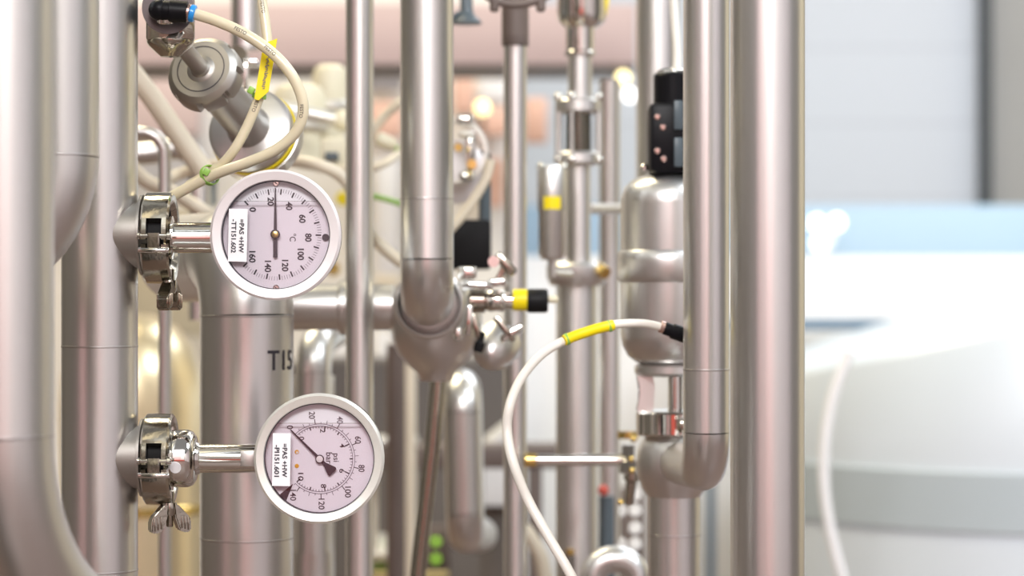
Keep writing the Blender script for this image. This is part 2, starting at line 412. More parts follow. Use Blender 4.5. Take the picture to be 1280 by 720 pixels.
# the pipe that carries both gauges
DC = 1.93
t = column('stainless_pipe', 124.5, 47.5, DC, 'steel', 'upright stainless pipe with two side outlets carrying both round gauges', (433, 712))
for y, rb in ((294, 41.5), (572, 39.5)):
    c = P(124.5, y, DC); ex = P(180, y, DC)
    finish(lathe(B(), [(S(rb, DC), 0), (S(rb, DC), (ex - c).x - .003), (S(rb + 9, DC), (ex - c).x - .002), (S(rb + 9, DC), (ex - c).x), (0, (ex - c).x)], c, (1, 0, 0), 64), 'branch_outlet', 'blasted_shaded', t)  # outlet is the pipe's steel; its dark reflection is put into the colour
# thick right-hand pipe in sharp focus
column('stainless_pipe', 959.5, 46.5, 1.905, 'steel', 'thick sharp stainless pipe standing right of all the other pipework', ())
# elbow pipe just left of it
d = 2.05; t = thing('stainless_pipe', P(883, 700, d), 'stainless pipe left of the thick right pipe, its elbow running back into the valve', 'pipe')
piping(t, [Vector((P(883, 0, d).x, d, TOP)), P(883, 586, d), P(846, 578, 2.27)], S(29, d), S(48, d), 'steel', False)
seam(t, P(883, 462, d), Vector((0, 0, 1)), S(29, d))
# wide marked pipe behind the gauges
d = 2.13; t = thing('stainless_pipe', Vector((P(308.5, 0, d).x, d, 0)), 'wide stainless pipe marked T15 standing behind the two gauges', 'pipe')
c = P(308.5, 320, d); piping(t, [Vector((c.x, d, 0)), c, c + Vector((-.42, .9, 0)) * .20], S(58.5, d), S(75, d), 'steel')
seam(t, P(308.5, 672, d), Vector((0, 0, 1)), S(58.5, d))
tb = text_bm('T15', S(24, d), S(47, d), .012)
for i in range(-12, 13):
    bmesh.ops.bisect_plane(tb, geom=tb.verts[:] + tb.edges[:] + tb.faces[:], plane_co=(S(i * 2.0, d), 0, 0), plane_no=(1, 0, 0))
rp = S(58.5, d) + .0004; cz = P(0, 449, d).z
for v in tb.verts:
    a = (v.co.x + S(48, d)) / rp + R(8.0)
    v.co = Vector((P(308.5, 0, d).x + rp * math.sin(a), d - rp * math.cos(a), cz + v.co.y))
finish(tb, 'lettering', 'ink', t)
# slim pipes
column('slim_pipe', 449.5, 17.5, 2.35, 'steel', 'slim straight stainless pipe between the gauges and the stout elbow pipe')
column('slim_post', 644, 14.5, 2.5, 'steel', 'slim stainless post in the middle, left of the sight glass column')
column('background_pipe', 762, 13, 2.85, 'steel', 'slim background pipe right of the sight glass column', (), None, 100)
column('background_pipe', 822, 27, 2.75, 'steel', 'broad background pipe standing behind the black topped valve', (), None, None, 300)
column('background_pipe', 495, 12, 3.2, 'brown', 'dark brown upright tube beneath the horizontal pipe', (), None, 430)
column('background_pipe', 512, 8, 3.4, 'cream_pan', 'thin cream upright tube beside the dark brown tube', (), None, 440)
column('background_pipe', 308, 19, 2.7, 'steel', 'background pipe at top behind the looping air tube', (), None, None, 62)
column('background_pipe', 392, 26, 2.65, 'steel', 'dim stainless pipe behind the lower gauge, right of the marked pipe', (), None, 470)
d = 2.65; t = thing('background_elbow', P(395, 470, d), 'dim stainless elbow bending down right of the T15 marking', 'pipe')
piping(t, [P(392, 690, 2.6), P(392, 430, 2.6), P(470, 380, 2.9)], S(22, 2.6), S(40, 2.6), 'steel')
# stout pipe with the ball valve
d = 2.2; t = thing('stainless_pipe', P(533.5, 500, d), 'stout stainless pipe in the middle, its elbow ending in the valve body', 'pipe')
piping(t, [Vector((P(533.5, 0, d).x, d, TOP)), P(533.5, 374, d), P(537, 378, 2.36)], S(33.5, d), S(52, d), 'steel', False)
seam(t, P(533.5, 249, d), Vector((0, 0, 1)), S(33.5, d))
finish(lathe(B(), [(S(41 + 5 * math.cos(a), 2.25), .008 * math.sin(a)) for a in [2 * PI * k / 16 for k in range(17)]], P(536.5, 379, 2.262), (0, 1, 0), 64), 'weld_ring', 'steel', t)
finish(lathe(B(), [(S(24, 2.25), 0), (S(41, 2.25), .004), (S(44, 2.25), .012), (S(44, 2.25), .05)], P(536.5, 379, 2.262), (0, 1, 0), 64), 'collar', 'steel', t)
d = 2.42; t = thing('ball_valve', P(545, 470, d), 'dark rounded stainless valve body below the stout elbow pipe', 'valve')
prof = [(36, -352), (50, -362), (57, -380), (58, -405), (55, -425), (47, -443), (33, -458), (24, -466), (20, -476), (0, -476)]
finish(lathe(B(), [(0, S(-352, d))] + [(S(r, d), S(s, d)) for r, s in prof], P(545, 0, d), (0, 0, 1), 64), 'bowl', 'steel', t)
finish(tube(B(), [P(548, 470, d), P(540, 560, d), P(522, 720, d), P(516, 1000, d)], S(10, d), 24), 'drain_pipe', 'cast', t)
d = 2.43; t = thing('crosswise_pipe', P(430, 414, d), 'horizontal stainless pipe running from behind the upper gauge to the valve body', 'pipe')
finish(tube(B(), [P(300, 384, d), P(492, 384, d)], S(29, d), 48), 'tube', 'steel', t)
finish(lathe(B(), ringp(S(27, d), S(35, d), 0, S(17, d), .002), P(424, 384, d), (1, 0, 0), 48), 'coupling_ring', 'steel', t)
# U shaped pipe behind
d = 2.8; t = thing('bent_pipe', P(583, 690, d), 'blurred stainless pipe bent over at the top, below the sampling valve', 'pipe')
piping(t, [P(560, 500, 3.1), P(578, 482, 2.8), P(582, 668, 2.8), P(600, 668, 3.1)], S(24, d), S(30, d), 'steel', False)
d = 2.5; t = thing('return_bend', P(768, 760, d), 'arched stainless pipe bend peeking up at the bottom edge', 'pipe')
piping(t, [P(742, 1100, d), P(742, 699, d), P(796, 699, d), P(796, 1100, d)], S(17, d), S(25, d), 'steel', False)
# slender sampling tube at left
d = 2.42; t = thing('small_bore_tube', Vector((P(205, 0, d).x, d, 0)), 'slender tube behind the clamps, bent to the left at its top', 'pipe')
piping(t, [Vector((P(206, 0, d).x, d, 0)), P(206, 166, d), P(60, 164, d)], S(8, d), S(28, d), 'steel', False, 24)
d = 2.4; b = B(); tube(b, [P(140, 60, d), P(190, 122, d), P(262, 226, d)], S(13, d), 24)
solo('diagonal_pipe', b, 'hose_beige', 'pale beige pipe sloping down behind the castellated nut valve', 'pipe')
d = 2.75; b = B(); tube(b, smooth_path([P(120, 190, d), P(180, 192, d), P(222, 186, d), P(244, 200, d), P(250, 240, d), P(250, 400, d)]), S(14, d), 24)
solo('background_elbow', b, 'steel', 'blurred pinkish grey elbow pipe just above the upper clamp', 'pipe')
def hose(name, pts, r, m, label, cat='hose', n=20, sub=10):
    b = B(); tube(b, smooth_path([P(*p) for p in pts], sub), r, n); return solo(name, b, m, label, cat)
hose('beige_hose', [(160, 205, 2.55), (185, 228, 2.55), (215, 240, 2.55), (260, 268, 2.55), (290, 290, 2.6)], S(9, 2.55), 'hose_beige', 'beige hose passing behind the upper clamp ring')
hose('beige_hose', [(200, 228, 2.6), (235, 214, 2.6), (275, 206, 2.55), (340, 202, 2.5), (390, 204, 2.45), (430, 224, 2.45), (450, 265, 2.45), (470, 300, 2.5), (505, 330, 2.5), (530, 335, 2.5)], S(7.5, 2.5), 'hose_beige', 'beige hose running behind the upper gauge and dropping right of it')
hose('beige_hose', [(330, 196, 2.7), (390, 208, 2.7), (445, 213, 2.7), (480, 205, 2.7), (505, 185, 2.75), (520, 160, 2.75)], S(5, 2.7), 'hose_beige', 'thin beige hose looping up behind the slim pipe')
hose('grey_hose', [(452, 216, 2.75), (456, 180, 2.75), (480, 146, 2.75), (510, 122, 2.75), (530, 112, 2.8)], S(6, 2.75), 'hose_beige', 'short beige hose rising to the stout pipe from the slim pipe')
hose('green_wire', [(440, 240, 2.75), (470, 246, 2.75), (492, 252, 2.75), (520, 262, 2.75)], S(3.5, 2.75), 'green', 'thin greenish wire between the slim pipe and the stout elbow pipe', 'wire')
hose('bracing_hose', [(560, 290, 2.5), (584, 262, 2.5), (606, 226, 2.5), (614, 200, 2.5)], S(6, 2.5), 'hose_beige', 'short tan hose sloping up in front of the black box')

# ================================================================== gauges
def clamp(name, y, wing, label):
    c = P(200, y, DC); px = S(1, DC)
    t = thing(name, Vector((c.x, c.y, c.z - 95 * px)), label, 'clamp', 'hygienic pipe clamps')
    def sec(k=1.0): return [(41 * px, -9 * px), (41 * px, 9 * px), (47 * px, 16.5 * px), (54 * px, 17.5 * px), (57 * px, 15 * px), (57.5 * px, 0), (57 * px, -15 * px), (54 * px, -17.5 * px), (47 * px, -16.5 * px), (41 * px, -9 * px)][:9]
    # upper half with a forked end
    up = finish(arcsec(B(), sec(), c, 24, 262, 64), 'upper_shell', 'cast', t)
    for s in (-1, 1):
        b = B(); arcsec(b, [(45 * px, s * 9.5 * px), (45 * px, s * 16 * px), (54 * px, s * 17 * px), (57.5 * px, s * 15 * px), (57.5 * px, s * 9.5 * px)], c, -3, 25, 10)
        finish(b, 'fork_cheek', 'cast', up)
    lo = finish(arcsec(B(), sec(), c, -19, -84, 24), 'lower_shell', 'cast', t)
    b = B(); arcsec(b, [(49 * px, -7.5 * px), (49 * px, 7.5 * px), (57.5 * px, 7.5 * px), (58.5 * px, 6 * px), (58.5 * px, -6 * px), (57.5 * px, -7.5 * px)], c, -20, 5, 10); finish(b, 'hinge_tongue', 'cast', lo)
    for s in (-1, 1):
        b = B(); arcsec(b, [(46 * px, s * 9.5 * px), (46 * px, s * 17 * px), (57 * px, s * 16 * px), (58 * px, s * 9.5 * px)], c, -21, -9, 4); finish(b, 'hinge_lug', 'cast', lo)
    hp = c + Vector((0, -54.5 * px, 1.5 * px))
    b = B(); lathe(b, solid([(3.0 * px, -21 * px), (4.6 * px, -19.5 * px), (4.6 * px, -17 * px), (3.4 * px, -16 * px), (3.4 * px, 16 * px), (5.2 * px, 17 * px), (5.2 * px, 20.5 * px), (3.6 * px, 22 * px)]), hp, (1, 0, 0), 24); finish(b, 'hinge_pin', 'chrome', t)
    hp2 = c + Vector((0, -55 * px, -16 * px))
    b = B(); lathe(b, solid([(3 * px, -19 * px), (3.6 * px, -18 * px), (3.6 * px, 18 * px), (3 * px, 19 * px)]), hp2, (1, 0, 0), 20); finish(b, 'hinge_pin', 'chrome', t)
    # gasket ferrule between the shells
    b = B(); lathe(b, ringp(30 * px, 40 * px, -8 * px, 8 * px, 3 * px), c, (1, 0, 0), 48); fr = finish(b, 'ferrule', 'chrome', t)
    b = B(); lathe(b, ringp(38 * px, 43 * px, -10 * px, 10 * px, 1 * px), c, (1, 0, 0), 48); finish(b, 'gasket', 'black_matte', fr)
    # bolt and wing nut under the ring
    bz = c + Vector((14 * px, -14 * px, -47 * px))
    b = B(); lathe(b, solid([(6 * px, 8 * px), (6 * px, -10 * px), (4.5 * px, -12 * px), (4.5 * px, -34 * px), (4 * px, -36 * px)]), bz, (0, 0, 1), 24); finish(b, 'bolt', 'cast', t)
    wn = finish(lathe(B(), solid([(8.5 * px, -6 * px), (9 * px, -8 * px), (9 * px, -18 * px), (7 * px, -22 * px)]), bz, (0, 0, 1), 28), 'wing_nut', 'cast', t)
    rot = Matrix.Rotation(R(wing), 3, 'Z')
    for s in (-1, 1):
        b = B(); u = rot @ Vector((s, 0, 0)); w = rot @ Vector((0, 1, 0))
        prism(b, [(3 * px, -6 * px), (9 * px, -8 * px), (22 * px, -22 * px), (26 * px, -28 * px), (26 * px, -41 * px), (20 * px, -44 * px), (11 * px, -40 * px), (5 * px, -24 * px)], u, Vector((0, 0, 1)), w * 15 * px, bz - w * 7.5 * px)
        bmesh.ops.bevel(b, geom=b.edges[:], offset=1.6 * px, segments=2, affect='EDGES')
        wg = finish(b, 'wing', 'cast', wn)
        b = B()
        for k in range(3):
            o = bz + u * (13.5 + 4.2 * k) * px - Vector((0, 0, 1)) * (30 + 1.0 * k) * px
            for q in (-1, 1): box(b, o + w * q * 7.9 * px, (1.9 * px, 2.0 * px, 16 * px), rot, .5 * px)
        finish(b, 'grip_ridges', 'cast', wg)
    return t
clamp('pipe_clamp', 297.5, 78, 'upper shiny hinged clamp ring behind the left of the temperature gauge')
clamp('pipe_clamp', 574, 28, 'lower shiny hinged clamp ring with ridged wing nut left of the pressure gauge')

DF = 1.893                                            # front of the gauges
def gauge_shell(t, cx, cy, rb, rg, m):
    px = S(1, DF); c = P(cx, cy, DF); Y = Vector((0, 1, 0))
    b = B(); lathe(b, [(rg * px, .0055), (rg * px, .0022), ((rg + .8) * px, .0012), ((rb - 3) * px, 0), (rb * px, .0016), (rb * px, .0080), ((rb - .8) * px, .0085), ((rb - 2) * px, .0105), ((rb - 4) * px, .0105), ((rg + 1) * px, .0105), (rg * px, .0055)], c, Y, 128)
    bz = finish(b, 'bezel', m, t)
    b = B(); lathe(b, [(0, .0115), ((rb - .8) * px, .0108), ((rb - .8) * px, .014), ((rb - 3.5) * px, .0145), ((rb - 3.5) * px, .044), ((rb - 7) * px, .047), (0, .048)], c, Y, 96); finish(b, 'case', 'case', t)
    b = B(); lathe(b, ringp((rg - .9) * px, (rg + .2) * px, .0030, .0105), c, Y, 96); finish(b, 'gasket', 'ink', bz)
    b = B(); lathe(b, [(0, .0030), ((rg - .7) * px, .0030), ((rg - .7) * px, .0038), (0, .0038)], c, Y, 96); finish(b, 'glass', 'glass', t)
    return c, px
# --- temperature gauge
c0 = P(344, 376, DF); t = thing('temperature_gauge', c0, 'upper round dial thermometer with pinkish bezel, reading about 27 degrees', 'gauge')
c, px = gauge_shell(t, 344, 293.5, 82, 68, 'bezel')
yd = DF + .0100
dc = Vector((P(344.5, 293, yd).x, yd, P(0, 293, yd).z)); px = S(1, yd)
dial = finish(lathe(B(), [(0, 0), (68.5 * px, 0), (68.5 * px, .001), (0, .001)], dc, (0, 1, 0), 96), 'dial', 'dial', t)
b = B(); yi = yd - .0003; b2 = B()
A = lambda v: 133.0 - v * (133.0 + 135.0) / 160.0
for v in range(0, 161, 2):
    a = A(v)
    if 148 <= v <= 160 and v > 158: pass
    if v % 10 == 0: tick(b, dc, yi, a, 50 * px, 57 * px, 1.9 * px)
    else: tick(b2, dc, yi, a, 52.5 * px, 57.5 * px, .5 * px)
finish(b, 'major_ticks', 'ink', dial); finish(b2, 'minor_ticks', 'ink_soft', dial)
b = B()
for s, x, y, l in (('0', 316, 262, 8), ('20', 338.5, 252, 15), ('40', 361.5, 257.5, 14.5), ('60', 378, 273.5, 14.5), ('80', 385.5, 297, 14.5), ('100', 376, 318, 20), ('120', 356.5, 332, 20), ('140', 335, 333, 20), ('160', 315.5, 321, 20)):
    put_text(b, s, 7.4 * px, dc + Vector(((x - 344.5) * px, 0, (293 - y) * px)), -90, l * px * .72, .03, yi - yd)
finish(b, 'numerals', 'ink', dial)
b = B(); put_text(b, '°C', 7.4 * px, dc + Vector((21.5 * px, 0, -4 * px)), -90, 9.5 * px, .008, yi - yd); finish(b, 'unit_text', 'ink', dial)
for yy in (229, 360):
    q = P(345, yy, yd - .002); b = B(); lathe(b, solid([(4.0 * px, .0018), (4.0 * px, .0004), (3.2 * px, 0)]), q, (0, 1, 0), 24); sc = finish(b, 'screw', 'chrome', dial)
    b = B(); box(b, q + Vector((0, -.0001, 0)), (5.2 * px, .0003, 1.0 * px), Matrix.Rotation(R(35), 3, 'Y')); finish(b, 'slot', 'ink', sc)
b = B(); lathe(b, solid([(4.4 * px, -.0012), (4.6 * px, .0004)]), dc + Vector((62.5 * px, 0, -3.8 * px)), (0, 1, 0), 28); finish(b, 'stop_hole', 'ink', dial)
yn = yd - .0028
nb = B(); ncx = dc
prism(nb, [(-.7 * px, 58 * px), (.7 * px, 58 * px), (2.1 * px, 0), (2.6 * px, -8 * px), (2.6 * px, -29 * px), (-2.6 * px, -29 * px), (-2.6 * px, -8 * px), (-2.1 * px, 0)], Vector((1, 0, 0)), Vector((0, 0, 1)), Vector((0, .0006, 0)), (dc.x, yn, dc.z))
ndl = finish(nb, 'needle', 'ink', t)
b = B(); lathe(b, solid([(6 * px, .0005), (6 * px, -.0010), (5.2 * px, -.0013)]), (dc.x, yn, dc.z), (0, 1, 0), 32); hb = finish(b, 'hub', 'ink', ndl)
b = B(); lathe(b, solid([(4.3 * px, -.0010), (4.3 * px, -.0016), (3.2 * px, -.0020)]), (dc.x, yn, dc.z), (0, 1, 0), 32); finish(b, 'hub_cap', 'brass', ndl)
def sticker(t, x0, x1, y0, y1, lines, tilt):
    y = DF + .0027; px = S(1, y); c = P((x0 + x1) / 2, (y0 + y1) / 2, y); rot = Matrix.Rotation(R(tilt), 3, 'Y')
    b = B(); box(b, c, ((x1 - x0) * px, .0003, (y1 - y0) * px), rot, 0); st = finish(b, 'tag_sticker', 'sticker', t)
    b = B()
    for s, x, yy, l in lines: put_text(b, s, 5.6 * px, P(x, yy, y), -90 - tilt, l * px, .03, -.0004)
    finish(b, 'lettering', 'ink', st)
sticker(t, 285.5, 309, 261, 327, (('=PAS +HW', 302, 295, 42), ('-TT151.602', 292.2, 295, 42)), 1.2)
b = B(); n = 40; y1 = yd - .006; lv = 41 * px; rg = 67.2 * px; a0 = math.asin(lv / rg)
prism(b, [(rg * math.cos(PI - a0 + (PI + 2 * a0) * i / n), rg * math.sin(PI - a0 + (PI + 2 * a0) * i / n)) for i in range(n + 1)], Vector((1, 0, 0)), Vector((0, 0, 1)), Vector((0, .0012, 0)), (dc.x, y1, dc.z)); lq = finish(b, 'liquid_fill', 'liquid', t)
b = B(); box(b, (dc.x, y1, dc.z + lv), (2 * rg * math.cos(a0), .0012, .8 * px), None, 0); finish(b, 'meniscus', 'sight', lq)
sx = P(213, 297, DC); b = B(); q = S(1, DC)
lathe(b, solid([(27 * q, -2 * q), (27 * q, 3 * q), (19.5 * q, 5 * q), (19.2 * q, 8 * q), (19.2 * q, 74 * q)]), sx, (1, 0, 0), 56); finish(b, 'stem', 'chrome', t)

# --- pressure gauge
t = thing('pressure_gauge', P(399, 655, DF), 'lower round dial pressure gauge with shiny bezel, its needle at zero', 'gauge')
c, px = gauge_shell(t, 398.5, 573.5, 81.5, 69, 'bezel_p')
dc = Vector((P(400, 573.5, yd).x, yd, P(0, 573.5, yd).z)); px = S(1, yd)
dial = finish(lathe(B(), [(0, 0), (69.3 * px, 0), (69.3 * px, .001), (0, .001)], dc, (0, 1, 0), 96), 'dial', 'dial', t)
Ab = lambda v: 135 - 27 * v
b = B(); b2 = B()
arcline(b2, dc, yi, 43.6 * px, .7 * px, 135, -135); arcline(b2, dc, yi, 41 * px, .7 * px, 135, -135)
for k in range(51):
    v = k / 5; a = Ab(v)
    if k % 10 == 0: tick(b, dc, yi, a, 35 * px, 41 * px, 1.4 * px)
    elif k % 5 == 0: tick(b, dc, yi, a, 37 * px, 41 * px, 1.5 * px)
    else: tick(b2, dc, yi, a, 38.5 * px, 41 * px, .7 * px)
for p in range(0, 146, 5):
    a = Ab(p / 14.504)
    if p % 20 == 0: tick(b, dc, yi, a, 43.6 * px, 50 * px, 1.0 * px)
    else: tick(b2, dc, yi, a, 43.6 * px, (48.5 if p % 10 == 0 else 46) * px, .7 * px)
finish(b, 'major_ticks', 'ink', dial); finish(b2, 'scale_arcs', 'ink_soft', dial)
def nums(lst, cap, mm, nm):
    b = B()
    for s, x, y, l in lst: put_text(b, s, cap * px, dc + Vector(((x - 400) * px, 0, (573.5 - y) * px)), -90, l * px * .9, .01, yi - yd)
    finish(b, nm, mm, dial)
nums((('0', 362.5, 534, 5), ('20', 390, 519, 10), ('60', 447.5, 550, 10), ('80', 452, 585.5, 10), ('100', 435, 615, 15), ('120', 402, 630, 15), ('140', 366.5, 619, 15)), 7.2, 'ink', 'outer_numerals')
nums((('40', 425, 525, 10),), 7.2, 'ink_soft', 'faded_numeral')
nums((('0', 377, 548, 5), ('2', 403.5, 538.5, 5.5), ('4', 428, 557, 5.5), ('6', 427.5, 588.5, 5.5), ('8', 404.5, 607.5, 5.5), ('10', 376, 596, 11)), 6.4, 'ink', 'inner_numerals')
b = B(); put_text(b, 'psi', 7 * px, dc + Vector((20.5 * px, 0, 1.5 * px)), -90, 10.5 * px, .006, yi - yd); put_text(b, 'bar', 7.4 * px, dc + Vector((11.5 * px, 0, 1 * px)), -90, 14 * px, .008, yi - yd); finish(b, 'unit_text', 'ink', dial)
for yy, mm in ((546, 'paint_white'), (565, 'orange'), (582.5, 'orange')):
    b = B(); lathe(b, solid([(2.7 * px, 0), (2.2 * px, -.0003)]), (P(371, yy, yi).x, yi, P(371, yy, yi).z), (0, 1, 0), 20); dd = finish(b, 'dial_dot', mm, dial)
    if yy < 570:
        b = B(); lathe(b, solid([(1.5 * px, -.0002), (1.3 * px, -.0005)]), (P(371.5, yy + .5, yi).x, yi, P(371, yy + .5, yi).z), (0, 1, 0), 16); finish(b, 'dot_centre', 'paint_white', dd)
b = B(); flat(b, [(-33.5 * px, -31 * px), (-42 * px, -52 * px), (-51 * px, -45 * px)], dc, yi); finish(b, 'dial_wedge', 'ink', dial)
u = Vector((-1, 0, 1)).normalized(); w = Vector((1, 0, 1)).normalized()
b = B(); prism(b, [(-.5 * px, 52 * px), (.5 * px, 52 * px), (1.9 * px, 0), (2.0 * px, -8 * px), (6.8 * px, -21 * px), (5.5 * px, -24 * px), (-5.5 * px, -24 * px), (-6.8 * px, -21 * px), (-2.0 * px, -8 * px), (-1.9 * px, 0)], w, u, Vector((0, .0006, 0)), (dc.x, yn, dc.z)); ndl = finish(b, 'needle', 'ink', t)
b = B(); lathe(b, solid([(5.4 * px, .0005), (5.4 * px, -.0008), (4.9 * px, -.0010)]), (dc.x, yn, dc.z), (0, 1, 0), 32); finish(b, 'hub', 'ink', ndl)
b = B(); lathe(b, solid([(4.2 * px, -.0008), (4.2 * px, -.0014), (3.6 * px, -.0016)]), (dc.x, yn, dc.z), (0, 1, 0), 32); finish(b, 'hub_cap', 'paint_white', ndl)
sticker(t, 340.5, 363, 541.5, 607.5, (('=PAS +HW', 356, 575.5, 42), ('-PI151.601', 346.2, 576, 40)), .9)
b = B(); lv = 45 * px; rg = 68.2 * px; a0 = math.asin(lv / rg)
prism(b, [(rg * math.cos(PI - a0 + (PI + 2 * a0) * i / n), rg * math.sin(PI - a0 + (PI + 2 * a0) * i / n)) for i in range(n + 1)], Vector((1, 0, 0)), Vector((0, 0, 1)), Vector((0, .0012, 0)), (dc.x, y1, dc.z)); lq = finish(b, 'liquid_fill', 'liquid', t)
b = B(); box(b, (dc.x, y1, dc.z + lv), (2 * rg * math.cos(a0), .0012, .8 * px), None, 0); finish(b, 'meniscus', 'sight', lq)
sx = P(213, 573, DC)
b = B(); lathe(b, solid([(40 * q, -1 * q), (40 * q, 3 * q), (35 * q, 4 * q), (36 * q, 5 * q), (36 * q, 22 * q), (33.5 * q, 28 * q), (28 * q, 32 * q), (19 * q, 33 * q)]), sx, (1, 0, 0), 56); nut = finish(b, 'coupling_nut', 'chrome', t)
b = B(); a = R(-14); nrm = Vector((0, -math.cos(a), math.sin(a))); lathe(b, solid([(7.2 * q, -.001), (7.2 * q, .0005)]), sx + Vector((11 * q, 0, 0)) + nrm * 36.3 * q, nrm, 28); finish(b, 'round_sticker', 'sticker', nut)
b = B(); lathe(b, solid([(21 * q, 33 * q), (19.5 * q, 36 * q), (18 * q, 38 * q), (18 * q, 112 * q)]), sx, (1, 0, 0), 56); finish(b, 'stem', 'chrome', t)
b = B(); box(b, sx + Vector((98 * q, -12.0 * q, 1 * q)), (17 * q, 13 * q, 19 * q), None, .5 * q); finish(b, 'wrench_flat', 'steel_soft', t)

# ================================================================== castellated nut valve, upper left
d = 2.02; q = S(1, d); ax = Vector((.22, .92, -.33)).normalized(); o = P(251, 86, d)
t = thing('sampling_valve', P(300, 215, 2.1), 'valve at upper left with castellated round nut and long stem', 'valve')
b = B(); N = 96; prof_r = []
rings = []; u, v = frame(ax)
def castle(k):
    a = (k / N * 8 + .12) % 1.0
    return 41.5 if a < .13 else 48
for s, rad, f in ((0, 38, 0), (1.5, 40, 0), (6, 44.5, 0), (7, 45.5, 1), (12, 47.5, 1), (27, 47.5, 1), (29, 45.5, 1)):
    rings.append([b.verts.new(o + ax * s * q + (u * math.cos(2 * PI * k / N) + v * math.sin(2 * PI * k / N)) * (min(rad, castle(k)) if f else rad) * q) for k in range(N)])
for a_, b_ in zip(rings, rings[1:]):
    for k in range(N): b.faces.new((a_[k], a_[(k + 1) % N], b_[(k + 1) % N], b_[k]))
b.faces.new(rings[0]); b.faces.new(list(reversed(rings[-1])))
nut = finish(b, 'castellated_nut', 'blasted_shaded', t, 25)
b = B(); lathe(b, ringp(30.0 * q, 31.2 * q, -.4 * q, 1 * q), o, ax, 64); finish(b, 'groove', 'ink', nut)
b = B(); lathe(b, [(18 * q, 0), (17 * q, -.8 * q), (13 * q, -2 * q), (11 * q, -5 * q), (0, -6 * q)], o, ax, 48); finish(b, 'boss', 'blasted_shaded', nut)
b = B(); lathe(b, solid([(10.6 * q, 1 * q), (10.2 * q, -108 * q)]), o, ax, 40); finish(b, 'stem', 'blasted_shaded', t)
b = B(); lathe(b, solid([(30 * q, 20 * q), (27 * q, 28 * q), (26 * q, 170 * q), (32 * q, 196 * q)]), o, ax, 56); finish(b, 'neck', 'blasted_shaded', t)
b = B(); lathe(b, [(0, 186 * q), (50 * q, 186 * q), (56 * q, 189 * q), (57 * q, 196 * q), (57 * q, 202 * q), (52 * q, 206 * q), (52 * q, 214 * q), (60 * q, 216 * q), (61 * q, 234 * q), (56 * q, 240 * q), (0, 240 * q)], o, ax, 72); hd = finish(b, 'head_disc', 'steel', t)
b = B(); lathe(b, ringp(57 * q, 59 * q, 206.5 * q, 213 * q), o, ax, 72); finish(b, 'yellow_gasket', 'yellow', hd)
# positioner block with push fitting in front of it
e = o - ax * 104 * q
rotb = Matrix.Rotation(R(8), 3, 'Z') @ Matrix.Rotation(R(0), 3, 'X')
c = P(213, 15, 1.965); r9 = S(1, 1.965)
b = B(); box(b, c, (60 * r9, 36 * r9, 74 * r9), rotb, 3 * r9); finish(b, 'bracket_block', 'cast', t)
b = B(); uz = Vector((0, 0, 1)); uy = rotb @ Vector((0, 1, 0)); uxx = rotb @ Vector((1, 0, 0))
lathe(b, solid([(29.5 * r9, 38 * r9), (29.5 * r9, 35 * r9), (27 * r9, 31 * r9), (17 * r9, 22 * r9), (12 * r9, 18 * r9)][::-1]), c - uz * 74 * r9 + Vector((0, 0, 0)), uz, 40)
finish(b, 'chamfered_foot', 'cast', t)
b = B(); lathe(b, solid([(15 * r9, -6 * r9), (16 * r9, -5 * r9), (16 * r9, 10 * r9)]), e + ax * 6 * q, ax, 6); finish(b, 'lock_nut', 'steel_soft', t)
b = B(); lathe(b, solid([(31 * r9, 0), (32 * r9, -2 * r9), (32 * r9, -7 * r9)]), c - uy * 18 * r9 + Vector((-3 * r9, 0, 2 * r9)), uy, 48); finish(b, 'round_boss', 'case', t)
t = thing('push_fitting', P(213, 28, 1.93), 'black elbow push fitting with blue collar at upper left', 'fitting')
d9 = 1.925; r9 = S(1, d9)
b = B(); tube(b, [P(199, 13, 1.952), P(199, 13, 1.935)] + fillet(P(199, 13, 1.945), P(200, 13, d9), P(236, 15, d9), S(8, d9)) + [P(212, 13.7, d9), P(213, 13.8, d9), P(234, 15.2, d9)], [S(12.5, d9)] * 2 + [S(13, d9)] * 15 + [S(13, d9), S(14.2, d9), S(13.6, d9)], 36); finish(b, 'elbow_body', 'black', t)
b = B(); ball(b, P(199, 12.5, d9), S(13.6, d9), 32); finish(b, 'elbow_knuckle', 'black', t)
dirx = (P(243, 17.5, d9) - P(234, 15.2, d9)).normalized()
b = B(); lathe(b, ringp(S(6, d9), S(11.3, d9), 0, S(4, d9), .0004), P(233.5, 15.2, d9), dirx, 40); finish(b, 'release_ring', 'pink_metal', t)
b = B(); lathe(b, ringp(S(6, d9), S(11, d9), 0, S(6.5, d9), .0006), P(237.5, 16.0, d9), dirx, 40); finish(b, 'collar', 'blue', t)
b = B(); lathe(b, solid([(S(9, d9), 0), (S(11, d9), S(2, d9)), (S(11, d9), S(6, d9))]), P(207, 29, d9 + .004), (0, -.3, 1), 32); finish(b, 'thread_base', 'chrome', t)
